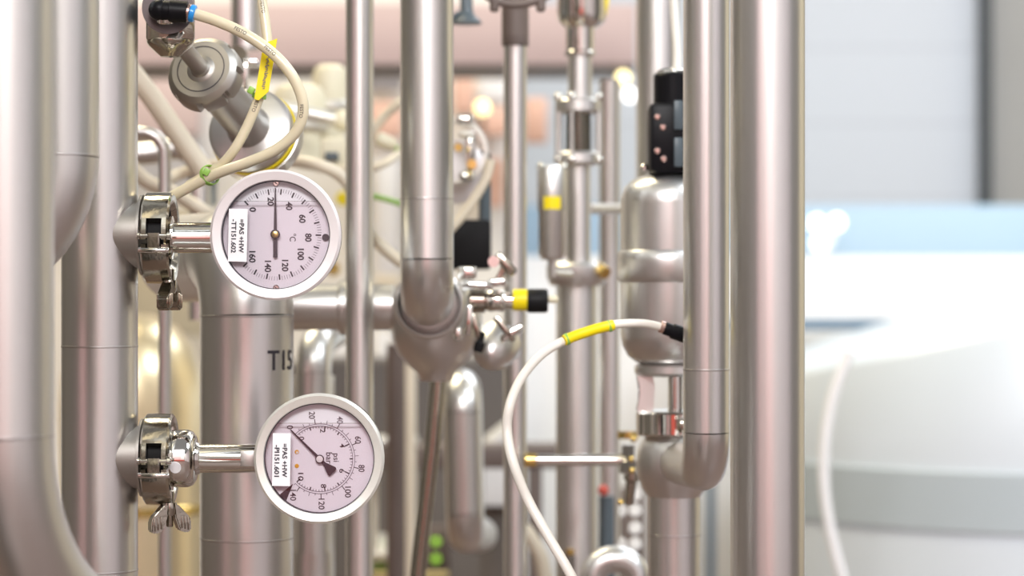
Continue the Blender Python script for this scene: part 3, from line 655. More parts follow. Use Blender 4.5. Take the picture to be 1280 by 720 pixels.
# air tubes
def printed(pts, r, s_list, root, m, cap):
    """small print wrapped on a tube along its path"""
    L = [0]
    for a_, b_ in zip(pts, pts[1:]): L.append(L[-1] + (b_ - a_).length)
    bm = B()
    for s, s0, ang in s_list:
        tb = text_bm(s, cap, None, .006); mp = {}
        for vv in tb.verts:
            l = min(max(s0 + vv.co.x, 0), L[-1] - 1e-6)
            i = max(k for k in range(len(L)) if L[k] <= l); i = min(i, len(pts) - 2)
            f = (l - L[i]) / (L[i + 1] - L[i]); p = pts[i].lerp(pts[i + 1], f); tg = (pts[i + 1] - pts[i]).normalized()
            y_ = Vector((0, -1, 0)); n1 = (y_ - tg * y_.dot(tg)).normalized(); n2 = n1.cross(tg) * -1
            a_ = -vv.co.y / r + R(ang)
            mp[vv] = bm.verts.new(p + (n1 * math.cos(a_) + n2 * math.sin(a_)) * (r + .00025))
        for f in tb.faces: bm.faces.new([mp[w_] for w_ in f.verts])
        tb.free()
    return finish(bm, 'lettering', m, root)
h1 = [(236, 15.5, d9), (243, 17.5, d9), (270, 26, 1.922), (305, 42, 1.918), (340, 66, 1.915), (366, 96, 1.914), (379, 132, 1.916), (371, 163, 1.92), (345, 187, 1.926), (310, 203, 1.932), (284, 212, 1.938), (262, 221, 1.946), (240, 232, 1.953), (218, 244, 1.958), (196, 256, 1.965), (176, 272, 1.99)]
t = thing('air_tube', P(176, 280, 1.99), 'milky air tube looping from the blue collared fitting round to the green tie', 'tube', 'milky air tubes')
p1 = smooth_path([P(*p) for p in h1], 10); r1 = S(7.0, 1.92)
finish(tube(B(), p1, r1, 28), 'tubing', 'hose', t)
for it_ in (('FESTO', S(73, 1.92), -8), ('FESTO', S(118, 1.92), -6), ('FESTO', S(205, 1.92), 10)): printed(p1, r1, (it_,), t, 'hose_print', S(4.2, 1.92))
h2 = [(326, -60, 1.955), (327, -8, 1.952), (332, 30, 1.948), (334.5, 60, 1.945), (331, 95, 1.943), (322, 127, 1.943), (308, 160, 1.944), (293, 187, 1.944), (277, 206, 1.950), (262, 216, 1.957), (248, 225, 1.966), (236, 232, 1.980)]
t = thing('air_tube', P(236, 240, 1.97), 'milky air tube hanging from the top edge through the yellow marker', 'tube', 'milky air tubes')
p2 = smooth_path([P(*p) for p in h2], 10); r2 = S(6.3, 1.945)
finish(tube(B(), p2, r2, 28), 'tubing', 'hose', t)
for it_ in (('FESTO', S(72, 1.945), 0), ('FESTO', S(198, 1.945), 0)): printed(p2, r2, (it_,), t, 'hose_print', S(4.2, 1.945))
t = thing('cable_marker', P(326, 128, 1.93), 'yellow marker sleeve tied on the hanging milky air tube', 'marker')
u = (P(326, 124, 1.933) - P(338.5, 48, 1.933)).normalized(); w = Vector((u.z, 0, -u.x)) * -1
if w.x < 0: w = -w
b = B(); c = P(332.5, 87, 1.940); L2 = S(39, 1.94)
prism(b, [(-S(7.5, 1.94), -L2 + S(8, 1.94)), (-S(7.5, 1.94), L2), (-S(2, 1.94), L2 + S(1, 1.94)), (S(8.5, 1.94), L2 - S(12, 1.94)), (S(8.5, 1.94), -L2 - S(1, 1.94))], w, u, Vector((0, -.0016, 0)), c + Vector((0, -S(6, 1.94), 0)))
mk = finish(b, 'sleeve', 'yellow', t)
b = B()
for k in range(17):
    o_ = c + u * S(-14 + k * 2.4, 1.94) + w * S(1.5 + random.uniform(-.6, .6), 1.94) + Vector((0, -S(6, 1.94) - .0019, 0))
    box(b, o_, (S(random.uniform(2.5, 5), 1.94), .0003, S(random.uniform(.8, 1.3), 1.94)), Matrix.Rotation(R(random.uniform(-35, 35)) - math.atan2(w.z, w.x), 3, 'Y'))
finish(b, 'small_print', 'ink_soft', mk)
def tie(px_, py_, d, r, axis, label, hx, hy):
    t = thing('cable_tie', P(px_, py_ + 10, d), label, 'cable tie')
    b = B(); lathe(b, ringp(r, r + S(1.3, d), -S(3, d), S(3, d), .0002), P(px_, py_, d), axis, 32); finish(b, 'band', 'green', t)
    b = B(); box(b, P(px_ + hx, py_ + hy, d - .008), (S(8, d), S(7, d), S(9, d)), Matrix.Rotation(R(30), 3, 'Y'), S(1.5, d)); finish(b, 'head', 'green', t)
tie(262, 219, 1.950, S(12, 1.945), (p2[-1] - p2[-24]).normalized(), 'green cable tie joining the two milky tubes above the upper gauge', -4, -4)
tie(324, 120, 1.943, S(7.6, 1.943), u, 'green cable tie end beside the yellow marker sleeve', -10, -7)
d = 2.95
t = thing('junction_box', P(248, 256, d), 'small blackish green box glimpsed above the upper clamp', 'box')
b = B(); pbox(b, 236, 264, 214, 256, d, d + .06, .004); finish(b, 'housing', 'blackgreen', t)
b = B(); pbox(b, 240, 260, 210, 214, d + .005, d + .05, .002); finish(b, 'lid', 'black', t)
# clear bracket parts behind the marker
t = thing('pipe_bracket', P(305, 110, 2.5), 'small clear and steel bracket behind the yellow marker', 'bracket')
b = B(); pbox(b, 296, 322, 74, 80, 2.42, 2.46, .001); pbox(b, 303, 309, 78, 112, 2.42, 2.44, .001); finish(b, 'arm', 'chrome', t)
b = B(); lathe(b, solid([(S(12, 2.44), 0), (S(12, 2.44), .02)]), P(297, 68, 2.47), (0, 1, 0), 32); finish(b, 'clip', 'cast', t)

# ================================================================== black topped process valve, right
d = 2.27; X = 838
t = thing('actuated_valve', Vector((P(843, 0, d).x, d, 0)), 'large stainless process valve with black control top behind the right elbow pipe', 'valve')
def vl(prof, m, nm, par, x=X, dd=d, n=72): return finish(lathe(B(), [(S(r, dd), -S(s - 360, dd)) for r, s in prof], Vector((P(x, 0, dd).x, dd, H)), (0, 0, 1), n), nm, m, par)
act = vl([(0, 217), (28, 217), (34, 220), (48, 225), (57, 234), (61.5, 246), (62, 255), (62, 313), (0, 313)], 'steel', 'actuator_cylinder', t)
vl([(0, 313), (62, 313), (66, 318), (67, 326), (67, 345), (65, 351), (62, 353), (0, 353)], 'steel', 'clamp_band', t)
vl([(0, 353), (62, 353), (62, 418), (60, 432), (53, 445), (42, 453), (36, 456), (0, 456)], 'steel', 'lower_cylinder', t)
yk = vl([(0, 455), (42, 455), (45, 458), (45, 466), (40, 470), (0, 470)], 'steel', 'yoke_top', t)
for s in (-1, 1):
    b = B(); prism(b, [(s * S(43, d), 0), (s * S(23, d), 0), (s * S(20, d), -S(14, d)), (s * S(22, d), -S(46, d)), (s * S(43, d), -S(46, d)), (s * S(37, d), -S(20, d))], Vector((1, 0, 0)), Vector((0, 0, 1)), Vector((0, S(30, d), 0)), P(X, 468, d) - Vector((0, S(15, d), 0)))
    bmesh.ops.bevel(b, geom=b.edges[:], offset=.0015, segments=2, affect='EDGES'); finish(b, 'yoke_leg', 'steel', yk)
vl([(0, 466), (9, 466), (9, 520), (0, 520)], 'chrome', 'spindle', t, X + 6)
vl([(0, 513), (44, 513), (48, 516), (48, 541), (45, 544), (0, 544)], 'chrome', 'clamp_ring', t, 843)
b = B(); pbox(b, 846, 862, 524, 540, 2.18, 2.23, .003, 2.2); finish(b, 'clamp_latch', 'cast', t)
bl = vl([(0, 544), (34, 544), (40, 550), (46, 562), (48, 578), (46, 594), (41, 608), (34, 619), (33, 622), (0, 622)], 'steel', 'ball_body', t, 843)
b = B(); bx = P(843, 0, d).x; tube(b, [(bx, d, 0), (bx, d, P(0, 618, d).z)], S(33.5, d), 56); finish(b, 'outlet_tube', 'steel', t)
seam(t, P(843, 668, d), Vector((0, 0, 1)), S(33.5, d))
vl([(8, 247), (11, 247), (11, 265), (8, 265)], 'sticker', 'label_mark', act, 786, d - S(42, d) + .0, 24) if False else None
# black control head
ch = finish(box(B(), P(840, 174, d - .01), (S(60, d), S(58, d), S(88, d)), None, .006), 'control_head', 'black', t)
for y in (146, 192):
    b = B(); box(b, P(846, y, d - .01) - Vector((0, S(30, d), 0)), (S(11, d), .003, S(36, d)), None, .001); finish(b, 'side_window', 'slate', ch)
for x, y in ((827, 161), (828, 200), (820, 190), (820, 148)):
    b = B(); lathe(b, solid([(S(4, d), .002), (S(4, d), 0), (S(2.5, d), -.001)]), P(x, y, d - .01) - Vector((0, S(30, d), 0)), (0, 1, 0), 20); finish(b, 'screw', 'pink_metal', ch)
b = B(); lathe(b, [(S(r, d), -S(s - 360, d)) for r, s in [(0, 92), (24, 92), (26, 95), (26, 131), (0, 131)]], Vector((P(843, 0, d).x, d, H)), (0, 0, 1), 40); finish(b, 'head_cap', 'black', t)
b = B(); lathe(b, [(S(r, d), -S(s - 360, d)) for r, s in [(0, 86), (17, 86), (22, 89), (23, 93), (0, 93)]], Vector((P(843, 0, d).x, d, H)), (0, 0, 1), 40); finish(b, 'cap_lid', 'chrome', t)
for x in (806, 866):
    b = B(); lathe(b, solid([(S(6, d), 0), (S(6, d), .004), (S(3.5, d), .006)]), P(x, 213, d - .01), (0, 0, 1), 20); finish(b, 'foot_bolt', 'chrome', ch)
hose('cable', [(846, 90, 2.27), (846, 60, 2.28), (842, 0, 2.3), (838, -80, 2.3), (836, -500, 2.3)], S(5.5, 2.27), 'hose_white', 'pale cable rising from the black control head of the valve', 'cable')
# white sensor cable with its marker
t = thing('sensor_cable', P(760, 900, 2.0), 'white cable arching left from a black plug beside the right elbow pipe', 'cable')
cp = [(842, 413, 2.08), (828, 409, 2.08), (800, 404, 2.07), (765, 406, 2.06), (735, 415, 2.05), (705, 426, 2.04), (676, 444, 2.03), (651, 474, 2.02), (637, 508, 2.01), (634, 540, 2.01), (642, 580, 2.0), (660, 625, 2.0), (685, 670, 1.99), (715, 722, 1.98), (745, 790, 1.98), (760, 900, 2.0)]
pc = smooth_path([P(*p) for p in cp], 10); nn = len(pc)
finish(tube(B(), pc, [S(5.0, 2.05) + S(1.2, 2.0) * min(1, i / nn * 1.6) for i in range(nn)], 28), 'cable_jacket', 'hose_white', t)
dv = (P(870, 424, 2.085) - P(828, 409, 2.08)).normalized()
b = B(); lathe(b, solid([(S(6, d), 0), (S(7.5, d), S(2, d)), (S(7.5, d), S(10, d)), (S(9, d), S(12, d)), (S(9, d), S(40, d))]), P(829, 409.5, 2.08), dv, 32); finish(b, 'plug', 'black', t)
b = B(); lathe(b, ringp(S(4, d), S(7, d), -S(3, d), S(2, d), .0003), P(828, 409, 2.08), dv, 32); finish(b, 'plug_ring', 'pink_metal', t)
t = thing('cable_marker', P(735, 432, 2.05), 'yellow marker sleeve on the white arching cable', 'marker')
sub = [P(*p) for p in ((705, 425.5, 2.037), (720, 419.5, 2.041), (735, 414.5, 2.046), (750, 410, 2.05), (766, 406.5, 2.055))]
b = B(); tube(b, smooth_path(sub, 6), S(6.8, 2.04), 24); mk = finish(b, 'sleeve', 'yellow', t)
for pnt, nx in ((sub[0], 2), (sub[-1], -3)):
    b = B(); lathe(b, ringp(S(6.5, 2.04), S(7.6, 2.04), -S(2, 2.04), S(2, 2.04)), pnt.lerp(sub[2], .14), (1, 0, .35), 24); finish(b, 'end_tie', 'green', mk)

# ================================================================== sight glass column
d = 2.62; X = 723
t = thing('sight_glass_column', Vector((P(X, 0, d).x, d, 0)), 'upright stainless column with sight glass and flanges right of the slim post', 'pipe')
def cl(prof, m, nm, par=None, x=X, n=48): return finish(lathe(B(), [(S(r, d), -S(s - 360, d)) for r, s in prof], Vector((P(x, 0, d).x, d, H)), (0, 0, 1), n), nm, m, par or t)
cl([(0, -60), (30, -60), (31, 18), (29, 27), (20, 35), (0, 35)], 'chrome', 'top_housing', None, 727)
cl([(0, 35), (18, 35), (18, 64), (20, 66), (20, 69), (15, 71), (0, 71)], 'chrome', 'neck', None, 725)
cl([(0, 68), (15, 68), (15, 128), (0, 128)], 'steel_soft', 'tube', None, 725)
cl([(0, 124), (26, 124), (29, 127), (29, 139), (26, 142), (0, 142)], 'steel_soft', 'flange')
cl([(15, 142), (16, 142), (16, 192), (15, 192), (15, 142)], 'sight', 'glass_cylinder')
cl([(0, 142), (11, 142), (11, 192), (0, 192)], 'cast', 'inner_pipe')
cl([(0, 190), (25, 190), (28, 193), (28, 203), (22, 207), (0, 207)], 'steel_soft', 'flange')
for x, off in ((-25, -.3), (25, -.3), (-9, -.9), (11, .9)):
    rx = P(X + x, 0, d).x; b = B(); tube(b, [(rx, d + off * S(26, d), P(0, 198, d).z), (rx, d + off * S(26, d), P(0, 130, d).z)], S(4.5 if abs(x) > 20 else 2.5, d), 16); rd = finish(b, 'tie_rod', 'steel_soft', t)
    for y in (122, 200):
        b = B(); ball(b, (rx, d + off * S(26, d), P(0, y, d).z), S(6, d), 16); finish(b, 'cap_nut', 'chrome', rd)
cl([(0, 205), (15, 205), (15, 332), (0, 332)], 'steel_soft', 'tube')
b = B(); tube(b, [P(735, 261, d), P(800, 261, d + .12)], S(7, d), 24); finish(b, 'branch', 'steel_soft', t)
cl([(0, 328), (33, 328), (38, 333), (38, 347), (33, 357), (0, 357)], 'steel_soft', 'clamp_flange', None, 721)
cl([(0, 355), (26, 355), (26, 1500), (0, 1500)], 'steel_soft', 'lower_tube', None, 721)
b = B(); lathe(b, solid([(S(8, d), -S(9, d)), (S(8, d), S(9, d))]), P(752, 338, d - .02), (.6, -.7, -.4), 20); finish(b, 'clamp_bolt', 'gold', t)
b = B(); box(b, P(755, 8, d), (S(10, d), .012, S(26, d)), Matrix.Rotation(R(10), 3, 'Y'), .002); finish(b, 'yellow_clip', 'yellow', t)
# sight bottle
d = 2.55; t = thing('sight_bottle', P(690, 325, d), 'small steel canister with yellow label left of the sight glass column', 'canister')
def bl_(prof, m, nm, par): return finish(lathe(B(), [(S(r, d), -S(s - 360, d)) for r, s in prof], Vector((P(690, 0, d).x, d, H)), (0, 0, 1), 40), nm, m, par)
bd = bl_([(0, 207), (16, 207), (18.5, 212), (18.5, 262), (17, 266), (17, 318), (13, 325), (0, 325)], 'steel_soft', 'body', t)
b = B(); 
for i in range(13):
    a = R(-40 + i * 80 / 12); pass
lathe_pts = [[b.verts.new(Vector((P(690, 0, d).x + S(18.9, d) * math.sin(R(-34 + i * 5.6)), d - S(18.9, d) * math.cos(R(-34 + i * 5.6)), P(0, y, d).z))) for i in range(13)] for y in (246, 262)]
for i in range(12): b.faces.new((lathe_pts[0][i], lathe_pts[0][i + 1], lathe_pts[1][i + 1], lathe_pts[1][i]))
finish(b, 'yellow_label', 'yellow', bd)
for x in (677, 704):
    b = B(); ball(b, P(x, 209, d), S(6, d), 16); finish(b, 'cap_nut', 'chrome', t)
b = B(); tube(b, [P(706, 214, d), P(706, 322, d)], S(4, d), 16); finish(b, 'side_rod', 'chrome', t)
b = B(); tube(b, [P(690, 322, d), P(690, 342, d), P(712, 344, d + .03)], S(6, d), 16); finish(b, 'foot_pipe', 'steel_soft', t)

# ================================================================== sampling valve with black cap, centre
d = 2.3; t = thing('sampling_valve', P(630, 440, d), 'small shiny sampling valve with yellow ring and black cap', 'valve')
def hx(x, y, prof, m, nm, n=40): return finish(lathe(B(), [(S(r, d), S(s, d)) for r, s in prof], P(x, y, d), (1, 0, 0), n), nm, m, t)
hx(0, 376, [(0, 585), (13, 585), (15, 588), (15, 606), (12, 608), (12, 611), (0, 611)], 'cast', 'valve_chest')
hx(0, 376, [(0, 610), (13, 610), (14, 612), (14, 629), (13, 631), (0, 631)], 'chrome', 'union_nut')
hx(0, 376, [(0, 630), (9, 630), (11, 632), (11, 641), (0, 641)], 'chrome', 'collar')
hx(0, 375, [(0, 641), (13, 641), (13.5, 643), (13.5, 659), (0, 659)], 'yellow_deep', 'yellow_ring')
hx(0, 376, [(0, 659), (14, 659), (15, 661), (15, 682), (13.5, 685), (0, 685)], 'black_matte', 'black_cap')
hx(0, 374, [(0, 685), (4, 685), (5, 688), (5, 695), (2.5, 698), (0, 698)], 'cream', 'tip')
for c_, s_, a_ in (((584, 341), (25, 16), 0), ((596, 356), (44, 9), 4), ((622, 353), (26, 11), -6)):
    b = B(); box(b, P(*c_, d - .02), (S(s_[0], d), .022, S(s_[1], d)), Matrix.Rotation(R(a_), 3, 'Y'), .003); finish(b, 'clamp_jaw', 'chrome', t)
b = B(); box(b, P(632, 330, d - .02), (S(34, d), .012, S(13, d)), Matrix.Rotation(R(48), 3, 'Y'), .003); finish(b, 'lever', 'cast', t)
b = B(); tube(b, [P(622, 350, d), P(634, 326, d)], S(4, d), 14); finish(b, 'lever_rod', 'pink_metal', t)
b = B(); lathe(b, solid([(S(7, d), -.004), (S(7, d), .004)]), P(617, 327, d - .03), (0, 1, 0), 24); finish(b, 'pivot', 'chrome', t)
b = B(); box(b, P(586, 400, d - .025), (S(9, d), .010, S(38, d)), Matrix.Rotation(R(4), 3, 'Y'), .002); finish(b, 'handle', 'chrome', t)
b = B(); box(b, P(572, 417, d - .025), (S(12, d), .012, S(18, d)), None, .003); finish(b, 'handle_foot', 'chrome', t)
b = B(); box(b, P(595, 408, d - .015), (S(9, d), .010, S(34, d)), Matrix.Rotation(R(-16), 3, 'Y'), .002); finish(b, 'handle', 'cast', t)
b = B(); lathe(b, solid([(S(5, d), 0), (S(6.5, d), S(4, d)), (S(6.5, d), S(12, d)), (S(3.5, d), S(15, d)), (S(3.5, d), S(26, d))]), P(597, 440, d - .02), (.28, 0, 1), 20); finish(b, 'knob', 'black_matte', t)
b = B(); box(b, P(631, 411, d - .02), (S(38, d), .010, S(9, d)), Matrix.Rotation(R(52), 3, 'Y'), .002); finish(b, 'wing', 'cast', t)
b = B(); box(b, P(640, 416, d - .02), (S(34, d), .010, S(11, d)), Matrix.Rotation(R(-32), 3, 'Y'), .003); finish(b, 'wing', 'chrome', t)
b = B(); lathe(b, [(0, -.026), (S(12, d), -.023), (S(22, d), -.014), (S(29, d), -.002), (S(31, d), .012), (0, .012)], P(618, 436, d + .05), (.35, 1, .5), 40); finish(b, 'back_flange', 'steel', t)
# diaphragm valve behind the stout pipe
d = 2.6; t = thing('diaphragm_valve', P(585, 340, d), 'black box valve with shiny clamp just right of the stout elbow pipe', 'valve')
b = B(); box(b, P(588, 306, d), (S(52, d), .05, S(62, d)), None, .004); finish(b, 'actuator_box', 'black_matte', t)
b = B(); pbox(b, 596, 613, 188, 232, d, d + .04, .004); finish(b, 'coil_block', 'black_matte', t)
b = B(); tube(b, [P(606, 230, d + .02), P(606, 280, d + .02)], S(8, d), 20); finish(b, 'coil_stem', 'slate', t)
b = B(); lathe(b, [(0, -.008), (S(28, d), -.006), (S(38, d), .002), (S(40, d), .012), (0, .03)], P(568, 215, d), (0.1, -1, 0), 48); finish(b, 'bonnet_disc', 'bezel', t)
b = B(); lathe(b, ringp(S(36, d), S(42, d), .012, .028, .002), P(568, 188, d - .05), (0, 1, 0), 48); finish(b, 'bonnet_ring', 'bezel_p', t)
for x, y, w_, h_, mm in ((581, 150, 24, 14, 'chrome'), (583, 168, 22, 10, 'bezel_p'), (588, 192, 13, 44, 'chrome'), (583, 220, 20, 12, 'chrome')):
    b = B(); box(b, P(x, y, d - .07), (S(w_, d), .025, S(h_, d)), None, .005); finish(b, 'clamp_jaw', mm, t)
b = B(); lathe(b, solid([(S(6, d), 0), (S(6, d), .012)]), P(590, 206, d - .09), (0, -1, 0), 20); finish(b, 'clamp_nut', 'gold', t)
b = B(); lathe(b, solid([(S(5, d), 0), (S(5, d), .012)]), P(573, 185, d - .09), (0, -1, 0), 20); finish(b, 'clamp_nut', 'gold', t)
# dark fittings at the top edge
d = 2.6; t = thing('spray_nozzle', P(584, 32, d), 'dark grey flared nozzle hanging from the top edge', 'nozzle')
b = B(); lathe(b, [(S(r, d), -S(s - 360, d)) for r, s in [(0, -60), (8, -60), (8, 12), (10, 18), (19, 27), (19, 30), (0, 30)]], Vector((P(583, 0, d).x, d, H)), (0, 0, 1), 32); finish(b, 'nozzle_body', 'slate', t)
b = B(); box(b, P(570, 20, d), (S(14, d), .02, S(6, d)), Matrix.Rotation(R(-38), 3, 'Y'), .002); finish(b, 'nozzle_wing', 'slate', t)
t = thing('crossbar_lever', P(645, 15, 2.42), 'dark handle crossing the slim post at the top edge', 'handle')
b = B(); tube(b, smooth_path([P(604, -8, 2.42), P(622, 2, 2.42), P(644, 6, 2.42), P(668, 2, 2.42), P(690, -8, 2.42)], 6), S(5, 2.42), 16); finish(b, 'bar', 'brown', t)
for x in (618, 676):
    b = B(); lathe(b, solid([(S(6, 2.42), 0), (S(6, 2.42), S(12, 2.42)), (S(4, 2.42), S(15, 2.42))]), P(x, 0, 2.42), (0, 0, -1), 20); finish(b, 'grip_nut', 'brown', t)
b = B(); lathe(b, ringp(S(15.3, 2.5), S(17, 2.5), 0, S(90, 2.5), .001), P(644, 58, 2.5), (0, 0, 1), 40); finish(b, 'post_sleeve', 'brown', t)
# cream valve heads behind the looping tube
for x, y0, y1, r, d, lab in ((413, 80, 215, 23, 3.0, 'tall cream domed valve head left of the slim pipe'), (374, 104, 200, 33, 2.9, 'squat cream domed valve head behind the looping air tube')):
    t = thing('process_valve', P(x, y1, d), lab, 'valve')
    zz = lambda y: -S(y - 360, d); o_ = Vector((P(x, 0, d).x, d, H))
    b = B(); lathe(b, [(0, zz(y0)), (S(r * .55, d), zz(y0 + 1)), (S(r * .85, d), zz(y0 + 6)), (S(r, d), zz(y0 + 16)), (S(r, d), zz(y0 + 46)), (0, zz(y0 + 46))], o_, (0, 0, 1), 40); finish(b, 'dome', 'cream', t)
    b = B(); lathe(b, [(0, zz(y0 + 46)), (S(r * .8, d), zz(y0 + 46)), (S(r * .8, d), zz(y1)), (0, zz(y1))], o_, (0, 0, 1), 40); finish(b, 'barrel', 'cream', t)
    b = B(); lathe(b, ringp(S(r * .7, d), S(r * 1.08, d), zz(y0 + 58), zz(y0 + 46), .002), o_, (0, 0, 1), 40); finish(b, 'band', 'bezel_p', t)
d = 2.8; t = thing('crosswise_pipe', P(395, 165, d), 'short pale pipe sloping from the big head disc to the slim pipe', 'pipe')
finish(tube(B(), [P(340, 132, d), P(432, 152, d)], S(9, d), 24), 'tube', 'bezel_p', t)
finish(lathe(B(), solid([(S(10, d), 0), (S(13, d), S(3, d)), (S(13, d), S(14, d)), (S(9, d), S(17, d))]), P(420, 149, d), (1, 0, -.2), 24), 'end_nut', 'cream', t)
t = thing('limit_switch', P(412, 215, 2.75), 'cream box switch with dark window below the tall cream valve head', 'switch')
b = B(); pbox(b, 400, 432, 172, 214, 2.75, 2.8, .004); hb = finish(b, 'housing', 'cream', t)
b = B(); pbox(b, 406, 423, 190, 201, 2.745, 2.755, .001); finish(b, 'window', 'slate', hb)
d = 2.75; t = thing('pilot_fitting', P(486, 185, d), 'small cream fitting with green stud between slim pipe and stout pipe', 'fitting')
finish(lathe(B(), solid([(S(6, d), 0), (S(9, d), S(4, d)), (S(9, d), S(22, d)), (S(5, d), S(28, d))]), P(470, 172, d), (1, 0, -.45), 24), 'fitting_body', 'cream', t)
finish(ball(B(), P(496, 186, d), S(4, d), 14), 'stud', 'green', t)
d = 3.2
solo('yellow_plug', lathe(B(), solid([(S(8, d), 0), (S(9, d), .004), (S(9, d), .02), (S(6, d), .024)]), P(428, 248, d), (0, 1, 0), 24), 'yellow', 'small yellow plug right of the upper gauge rim', 'plug')
solo('brass_plug', lathe(B(), solid([(S(8, d), 0), (S(9, d), .004), (S(9, d), .02), (S(6, d), .024)]), P(416, 336, d), (0, 1, 0), 24), 'gold', 'small brass plug at the lower right rim of the upper gauge', 'plug')
t = thing('globe_lamp', P(603, 150, 5.2), 'warm glowing globe lamp right of the stout pipe under the beam', 'lamp')
finish(ball(B(), P(603, 135, 5.2), S(9, 5.2), 20), 'globe', 'lampy', t); finish(tube(B(), [P(603, 145, 5.22), P(603, 165, 5.22), P(603, 165, 5.5)], .006, 10), 'stem', 'brown', t)
t = thing('globe_lamp', P(776, 105, 4.4), 'pair of pale globe lamps beneath the pink beam by the background pipes', 'lamp')
for x, y, mm in ((779, 97, 'lampy'), (787, 119, 'lampw')): finish(ball(B(), P(x, y, 4.4), S(8.5, 4.4), 20), 'globe', mm, t)
finish(tube(B(), [P(779, 90, 4.42), P(770, 84, 4.42), P(770, 81, 4.5)], .006, 10), 'stem', 'brown', t); finish(tube(B(), [P(787, 112, 4.42), P(782, 100, 4.42)], .006, 10), 'stem', 'brown', t)

# ================================================================== low background
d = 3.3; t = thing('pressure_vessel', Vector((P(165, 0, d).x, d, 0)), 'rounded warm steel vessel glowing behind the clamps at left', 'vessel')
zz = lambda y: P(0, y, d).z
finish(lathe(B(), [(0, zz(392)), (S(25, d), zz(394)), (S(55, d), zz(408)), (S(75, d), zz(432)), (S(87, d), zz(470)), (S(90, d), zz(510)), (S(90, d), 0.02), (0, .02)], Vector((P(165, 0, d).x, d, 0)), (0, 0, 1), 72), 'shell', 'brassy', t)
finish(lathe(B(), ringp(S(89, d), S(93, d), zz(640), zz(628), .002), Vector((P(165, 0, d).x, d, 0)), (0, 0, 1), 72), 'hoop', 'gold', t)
t = thing('skid_rail', P(510, 1200, 3.5), 'dull brown skid frame rail low between the lower gauge and the bent pipe', 'frame')
b = B(); pbox(b, 380, 700, 558, 586, 3.5, 3.6, .004); finish(b, 'rail', 'brown', t)
b = B(); pbox(b, 430, 520, 548, 557, 3.5, 3.58, .003); finish(b, 'pale_strip', 'bezel_p', t)
b = B(); pbox(b, 440, 470, 586, 690, 3.55, 3.6, .004); finish(b, 'post', 'cream_pan', t)
for x in (380, 660):
    b = B(); pbox(b, x, x + 18, 586, 1237, 3.5, 3.6, .004); finish(b, 'post', 'brown', t)
t = thing('low_rack', P(505, 1100, 3.6), 'grey shelf rack with yellow edge at the bottom edge of the picture', 'rack')
b = B(); pbox(b, 452, 522, 692, 702, 3.7, 4.0, .003); finish(b, 'shelf', 'bezel_p', t)
b = B(); pbox(b, 454, 560, 716, 723, 3.68, 3.70, .002); finish(b, 'shelf_edge', 'cream_y', t)
for x in (454, 516):
    b = B(); pbox(b, x, x + 6, 700, 1176, 3.71, 3.76, .002); finish(b, 'post', 'cream_pan', t)
d = 4.0; 
t = thing('potted_shrub', P(478, 716, 3.85), 'little bright green tuft on the grey rack shelf', 'plant')
b = B()
for k in range(40):
    a = random.uniform(0, 2 * PI); o_ = P(478 + random.uniform(-9, 9), 712, 3.85); tip = o_ + Vector((math.cos(a) * .012, math.sin(a) * .012, random.uniform(.02, .045)))
    tube(b, [o_, o_.lerp(tip, .6) + Vector((0, 0, .004)), tip], [.004, .004, .0008], 6)
finish(b, 'leaves', 'green', t)
t = thing('indicator_board', P(545, 720, 4.2), 'small dark panel with two green indicator lights near the bottom', 'panel')
b = B(); pbox(b, 530, 562, 660, 730, 4.2, 4.25, .003); finish(b, 'plate', 'brown', t)
for y in (677, 699): finish(ball(B(), P(545, y, 4.2), S(5, 4.2), 16), 'light', 'green_led', t)
# white machine parts seen left of the slim post
t = thing('white_cabinet', P(622, 900, 3.8), 'white angular cabinet low beside the slim post', 'cabinet')
b = B(); prism(b, [(P(x, 0, 3.8).x, P(0, y, 3.8).z) for x, y in ((604, 632), (604, 560), (632, 538), (640, 538), (640, 632))], Vector((1, 0, 0)), Vector((0, 0, 1)), Vector((0, .3, 0)), (0, 3.8, 0)); finish(b, 'hood', 'white', t)
b = B(); pbox(b, 600, 640, 632, 1160, 3.82, 4.1, .004); finish(b, 'plinth', 'umber', t)
# lying tube and fittings right of the slim post
d = 2.45; t = thing('crosswise_tube', P(720, 585, d), 'short horizontal tube crossing the sight glass column low down', 'pipe')
finish(tube(B(), [P(664, 575, d), P(790, 575, d)], S(7.5, d), 28), 'tube', 'chrome', t)
finish(lathe(B(), solid([(S(7, d), 0), (S(9, d), S(2, d)), (S(9, d), S(14, d)), (S(7, d), S(16, d))]), P(655, 575, d), (1, 0, 0), 24), 'end_cap', 'gold', t)
t = thing('brass_fitting', P(790, 640, d), 'cluster of brass and steel fittings left of the ball shaped valve body', 'fitting')
finish(lathe(B(), solid([(S(10, d), 0), (S(12, d), S(2, d)), (S(12, d), S(16, d)), (S(9, d), S(18, d)), (S(9, d), S(36, d))]), P(785, 592, d), (0, 0, 1), 6), 'hex_body', 'chrome', t)
finish(lathe(B(), solid([(S(13, d), 0), (S(13, d), S(9, d))]), P(785, 548, d), (0, 0, 1), 24), 'cap', 'gold', t)
finish(lathe(B(), solid([(S(6, d), 0), (S(7, d), S(30, d)), (S(10, d), S(32, d)), (S(10, d), S(42, d))]), P(786, 632, d), (0.1, 0, 1), 24), 'tail', 'cast', t)
for x, y in ((792, 549), (789, 574), (790, 588), (776, 628)):
    finish(ball(B(), P(x, y, d - .03), S(4, d), 16), 'ball_stud', 'gold', t)
t = thing('red_valve_knob', P(754, 625, 2.7), 'small red knob on a dark stem behind the sight glass column', 'knob')
finish(ball(B(), P(754, 613, 2.7), S(7, 2.7), 20), 'knob', 'red', t)
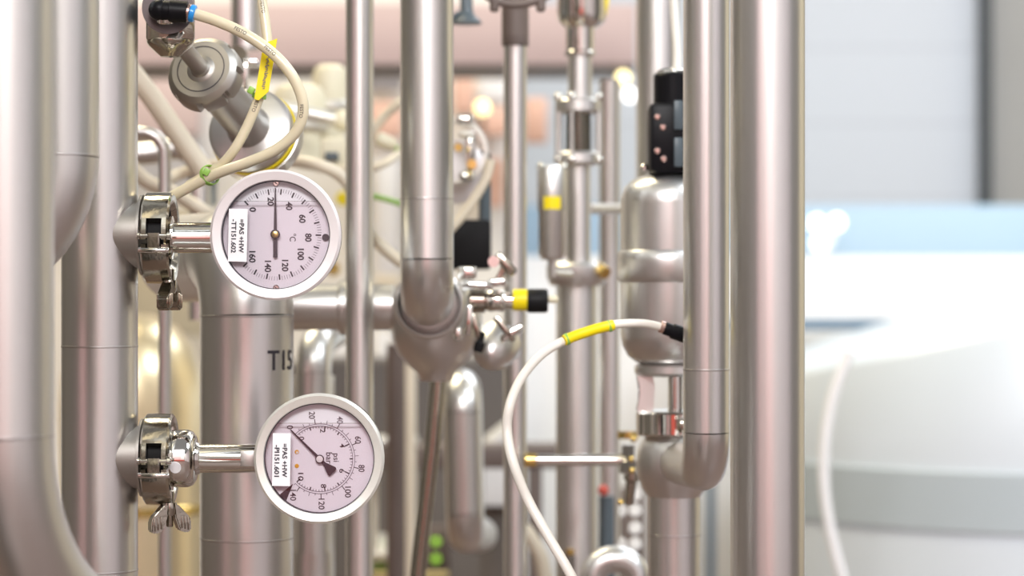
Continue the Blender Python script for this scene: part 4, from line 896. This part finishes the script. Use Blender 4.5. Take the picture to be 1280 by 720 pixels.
finish(tube(B(), [P(758, 620, 2.72), P(758, 1100, 2.72)], S(10, 2.7), 24), 'stem', 'slate', t)
t = thing('highlight_beads', P(797, 720, 4.2), 'upright strip of round white highlight beads left of the lower right pipe', 'lamp')
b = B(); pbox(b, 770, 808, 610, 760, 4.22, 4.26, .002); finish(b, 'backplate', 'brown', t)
for x, y in ((775, 638), (794, 638), (794, 660), (794, 680), (775, 680), (794, 618)): finish(ball(B(), P(x, y, 4.21), S(5, 4.2), 16), 'lamp', 'glint', t)  # bright highlights on fittings, built as glowing balls
t = thing('small_bracket', P(714, 700, 2.6), 'small dark stub with orange tip beside the sagging white cable', 'fitting')
finish(tube(B(), [P(713, 900, 2.6), P(713, 694, 2.6)], S(7, 2.6), 20), 'stub', 'umber', t); finish(lathe(B(), solid([(S(6, 2.6), 0), (S(6, 2.6), .006)]), P(713, 693, 2.6), (0, 0, 1), 20), 'tip', 'gold', t)
hose('yellow_hose', [(655, 660, 2.9), (668, 680, 2.9), (678, 705, 2.9), (684, 760, 2.9), (686, 900, 2.9)], S(9, 2.9), 'hose_beige', 'yellowish hose end low between the slim post and the white cable')

# ================================================================== light
def area(name, loc, rot, sx, sy, e, col=(1, 1, 1)):
    l = bpy.data.lights.new(name, 'AREA'); l.shape = 'RECTANGLE'; l.size = sx; l.size_y = sy; l.energy = e; l.color = col
    o = bpy.data.objects.new(name, l); COL.objects.link(o); o.location = loc; o.rotation_euler = rot; return o
area('unseen_lamp', (-.3, -2.6, 3.7), (R(62), 0, 0), 3.0, 1.0, 210, (1, .98, .97))  # added behind the camera to brighten the gauges and pipe fronts
area('unseen_lamp', (0, -2.4, 3.8), (R(-58), 0, 0), 6.0, .8, 330, (1, .98, .98))  # added to light the front wall that the steel reflects
area('unseen_lamp', (-1.6, 3.6, 3.9), (0, 0, 0), 2.0, 1.0, 90, (1, .87, .58))
area('unseen_lamp', (2.0, 5.0, 3.9), (0, 0, 0), 3.0, 2.0, 85, (.93, .97, 1))
area('unseen_lamp', (2.4, .8, 3.6), (R(48), 0, 0), 1.6, 1.0, 100, (.86, .94, 1))  # cool lamp added out of view for the tank's near side
w = bpy.data.worlds.new('hall_sky'); SC.world = w; w.use_nodes = True
bg = w.node_tree.nodes['Background']; bg.inputs[0].default_value = (1, .985, .98, 1); bg.inputs[1].default_value = .25

SC.view_settings.view_transform = 'Standard'; SC.view_settings.look = 'None'
SC.view_settings.gamma = 1.0; SC.view_settings.exposure = 0.2; SC.view_settings.use_curve_mapping = False
SC.cycles.max_bounces = 10; SC.cycles.transparent_max_bounces = 12; SC.cycles.caustics_reflective = True
SC.cycles.sample_clamp_indirect = 6.0
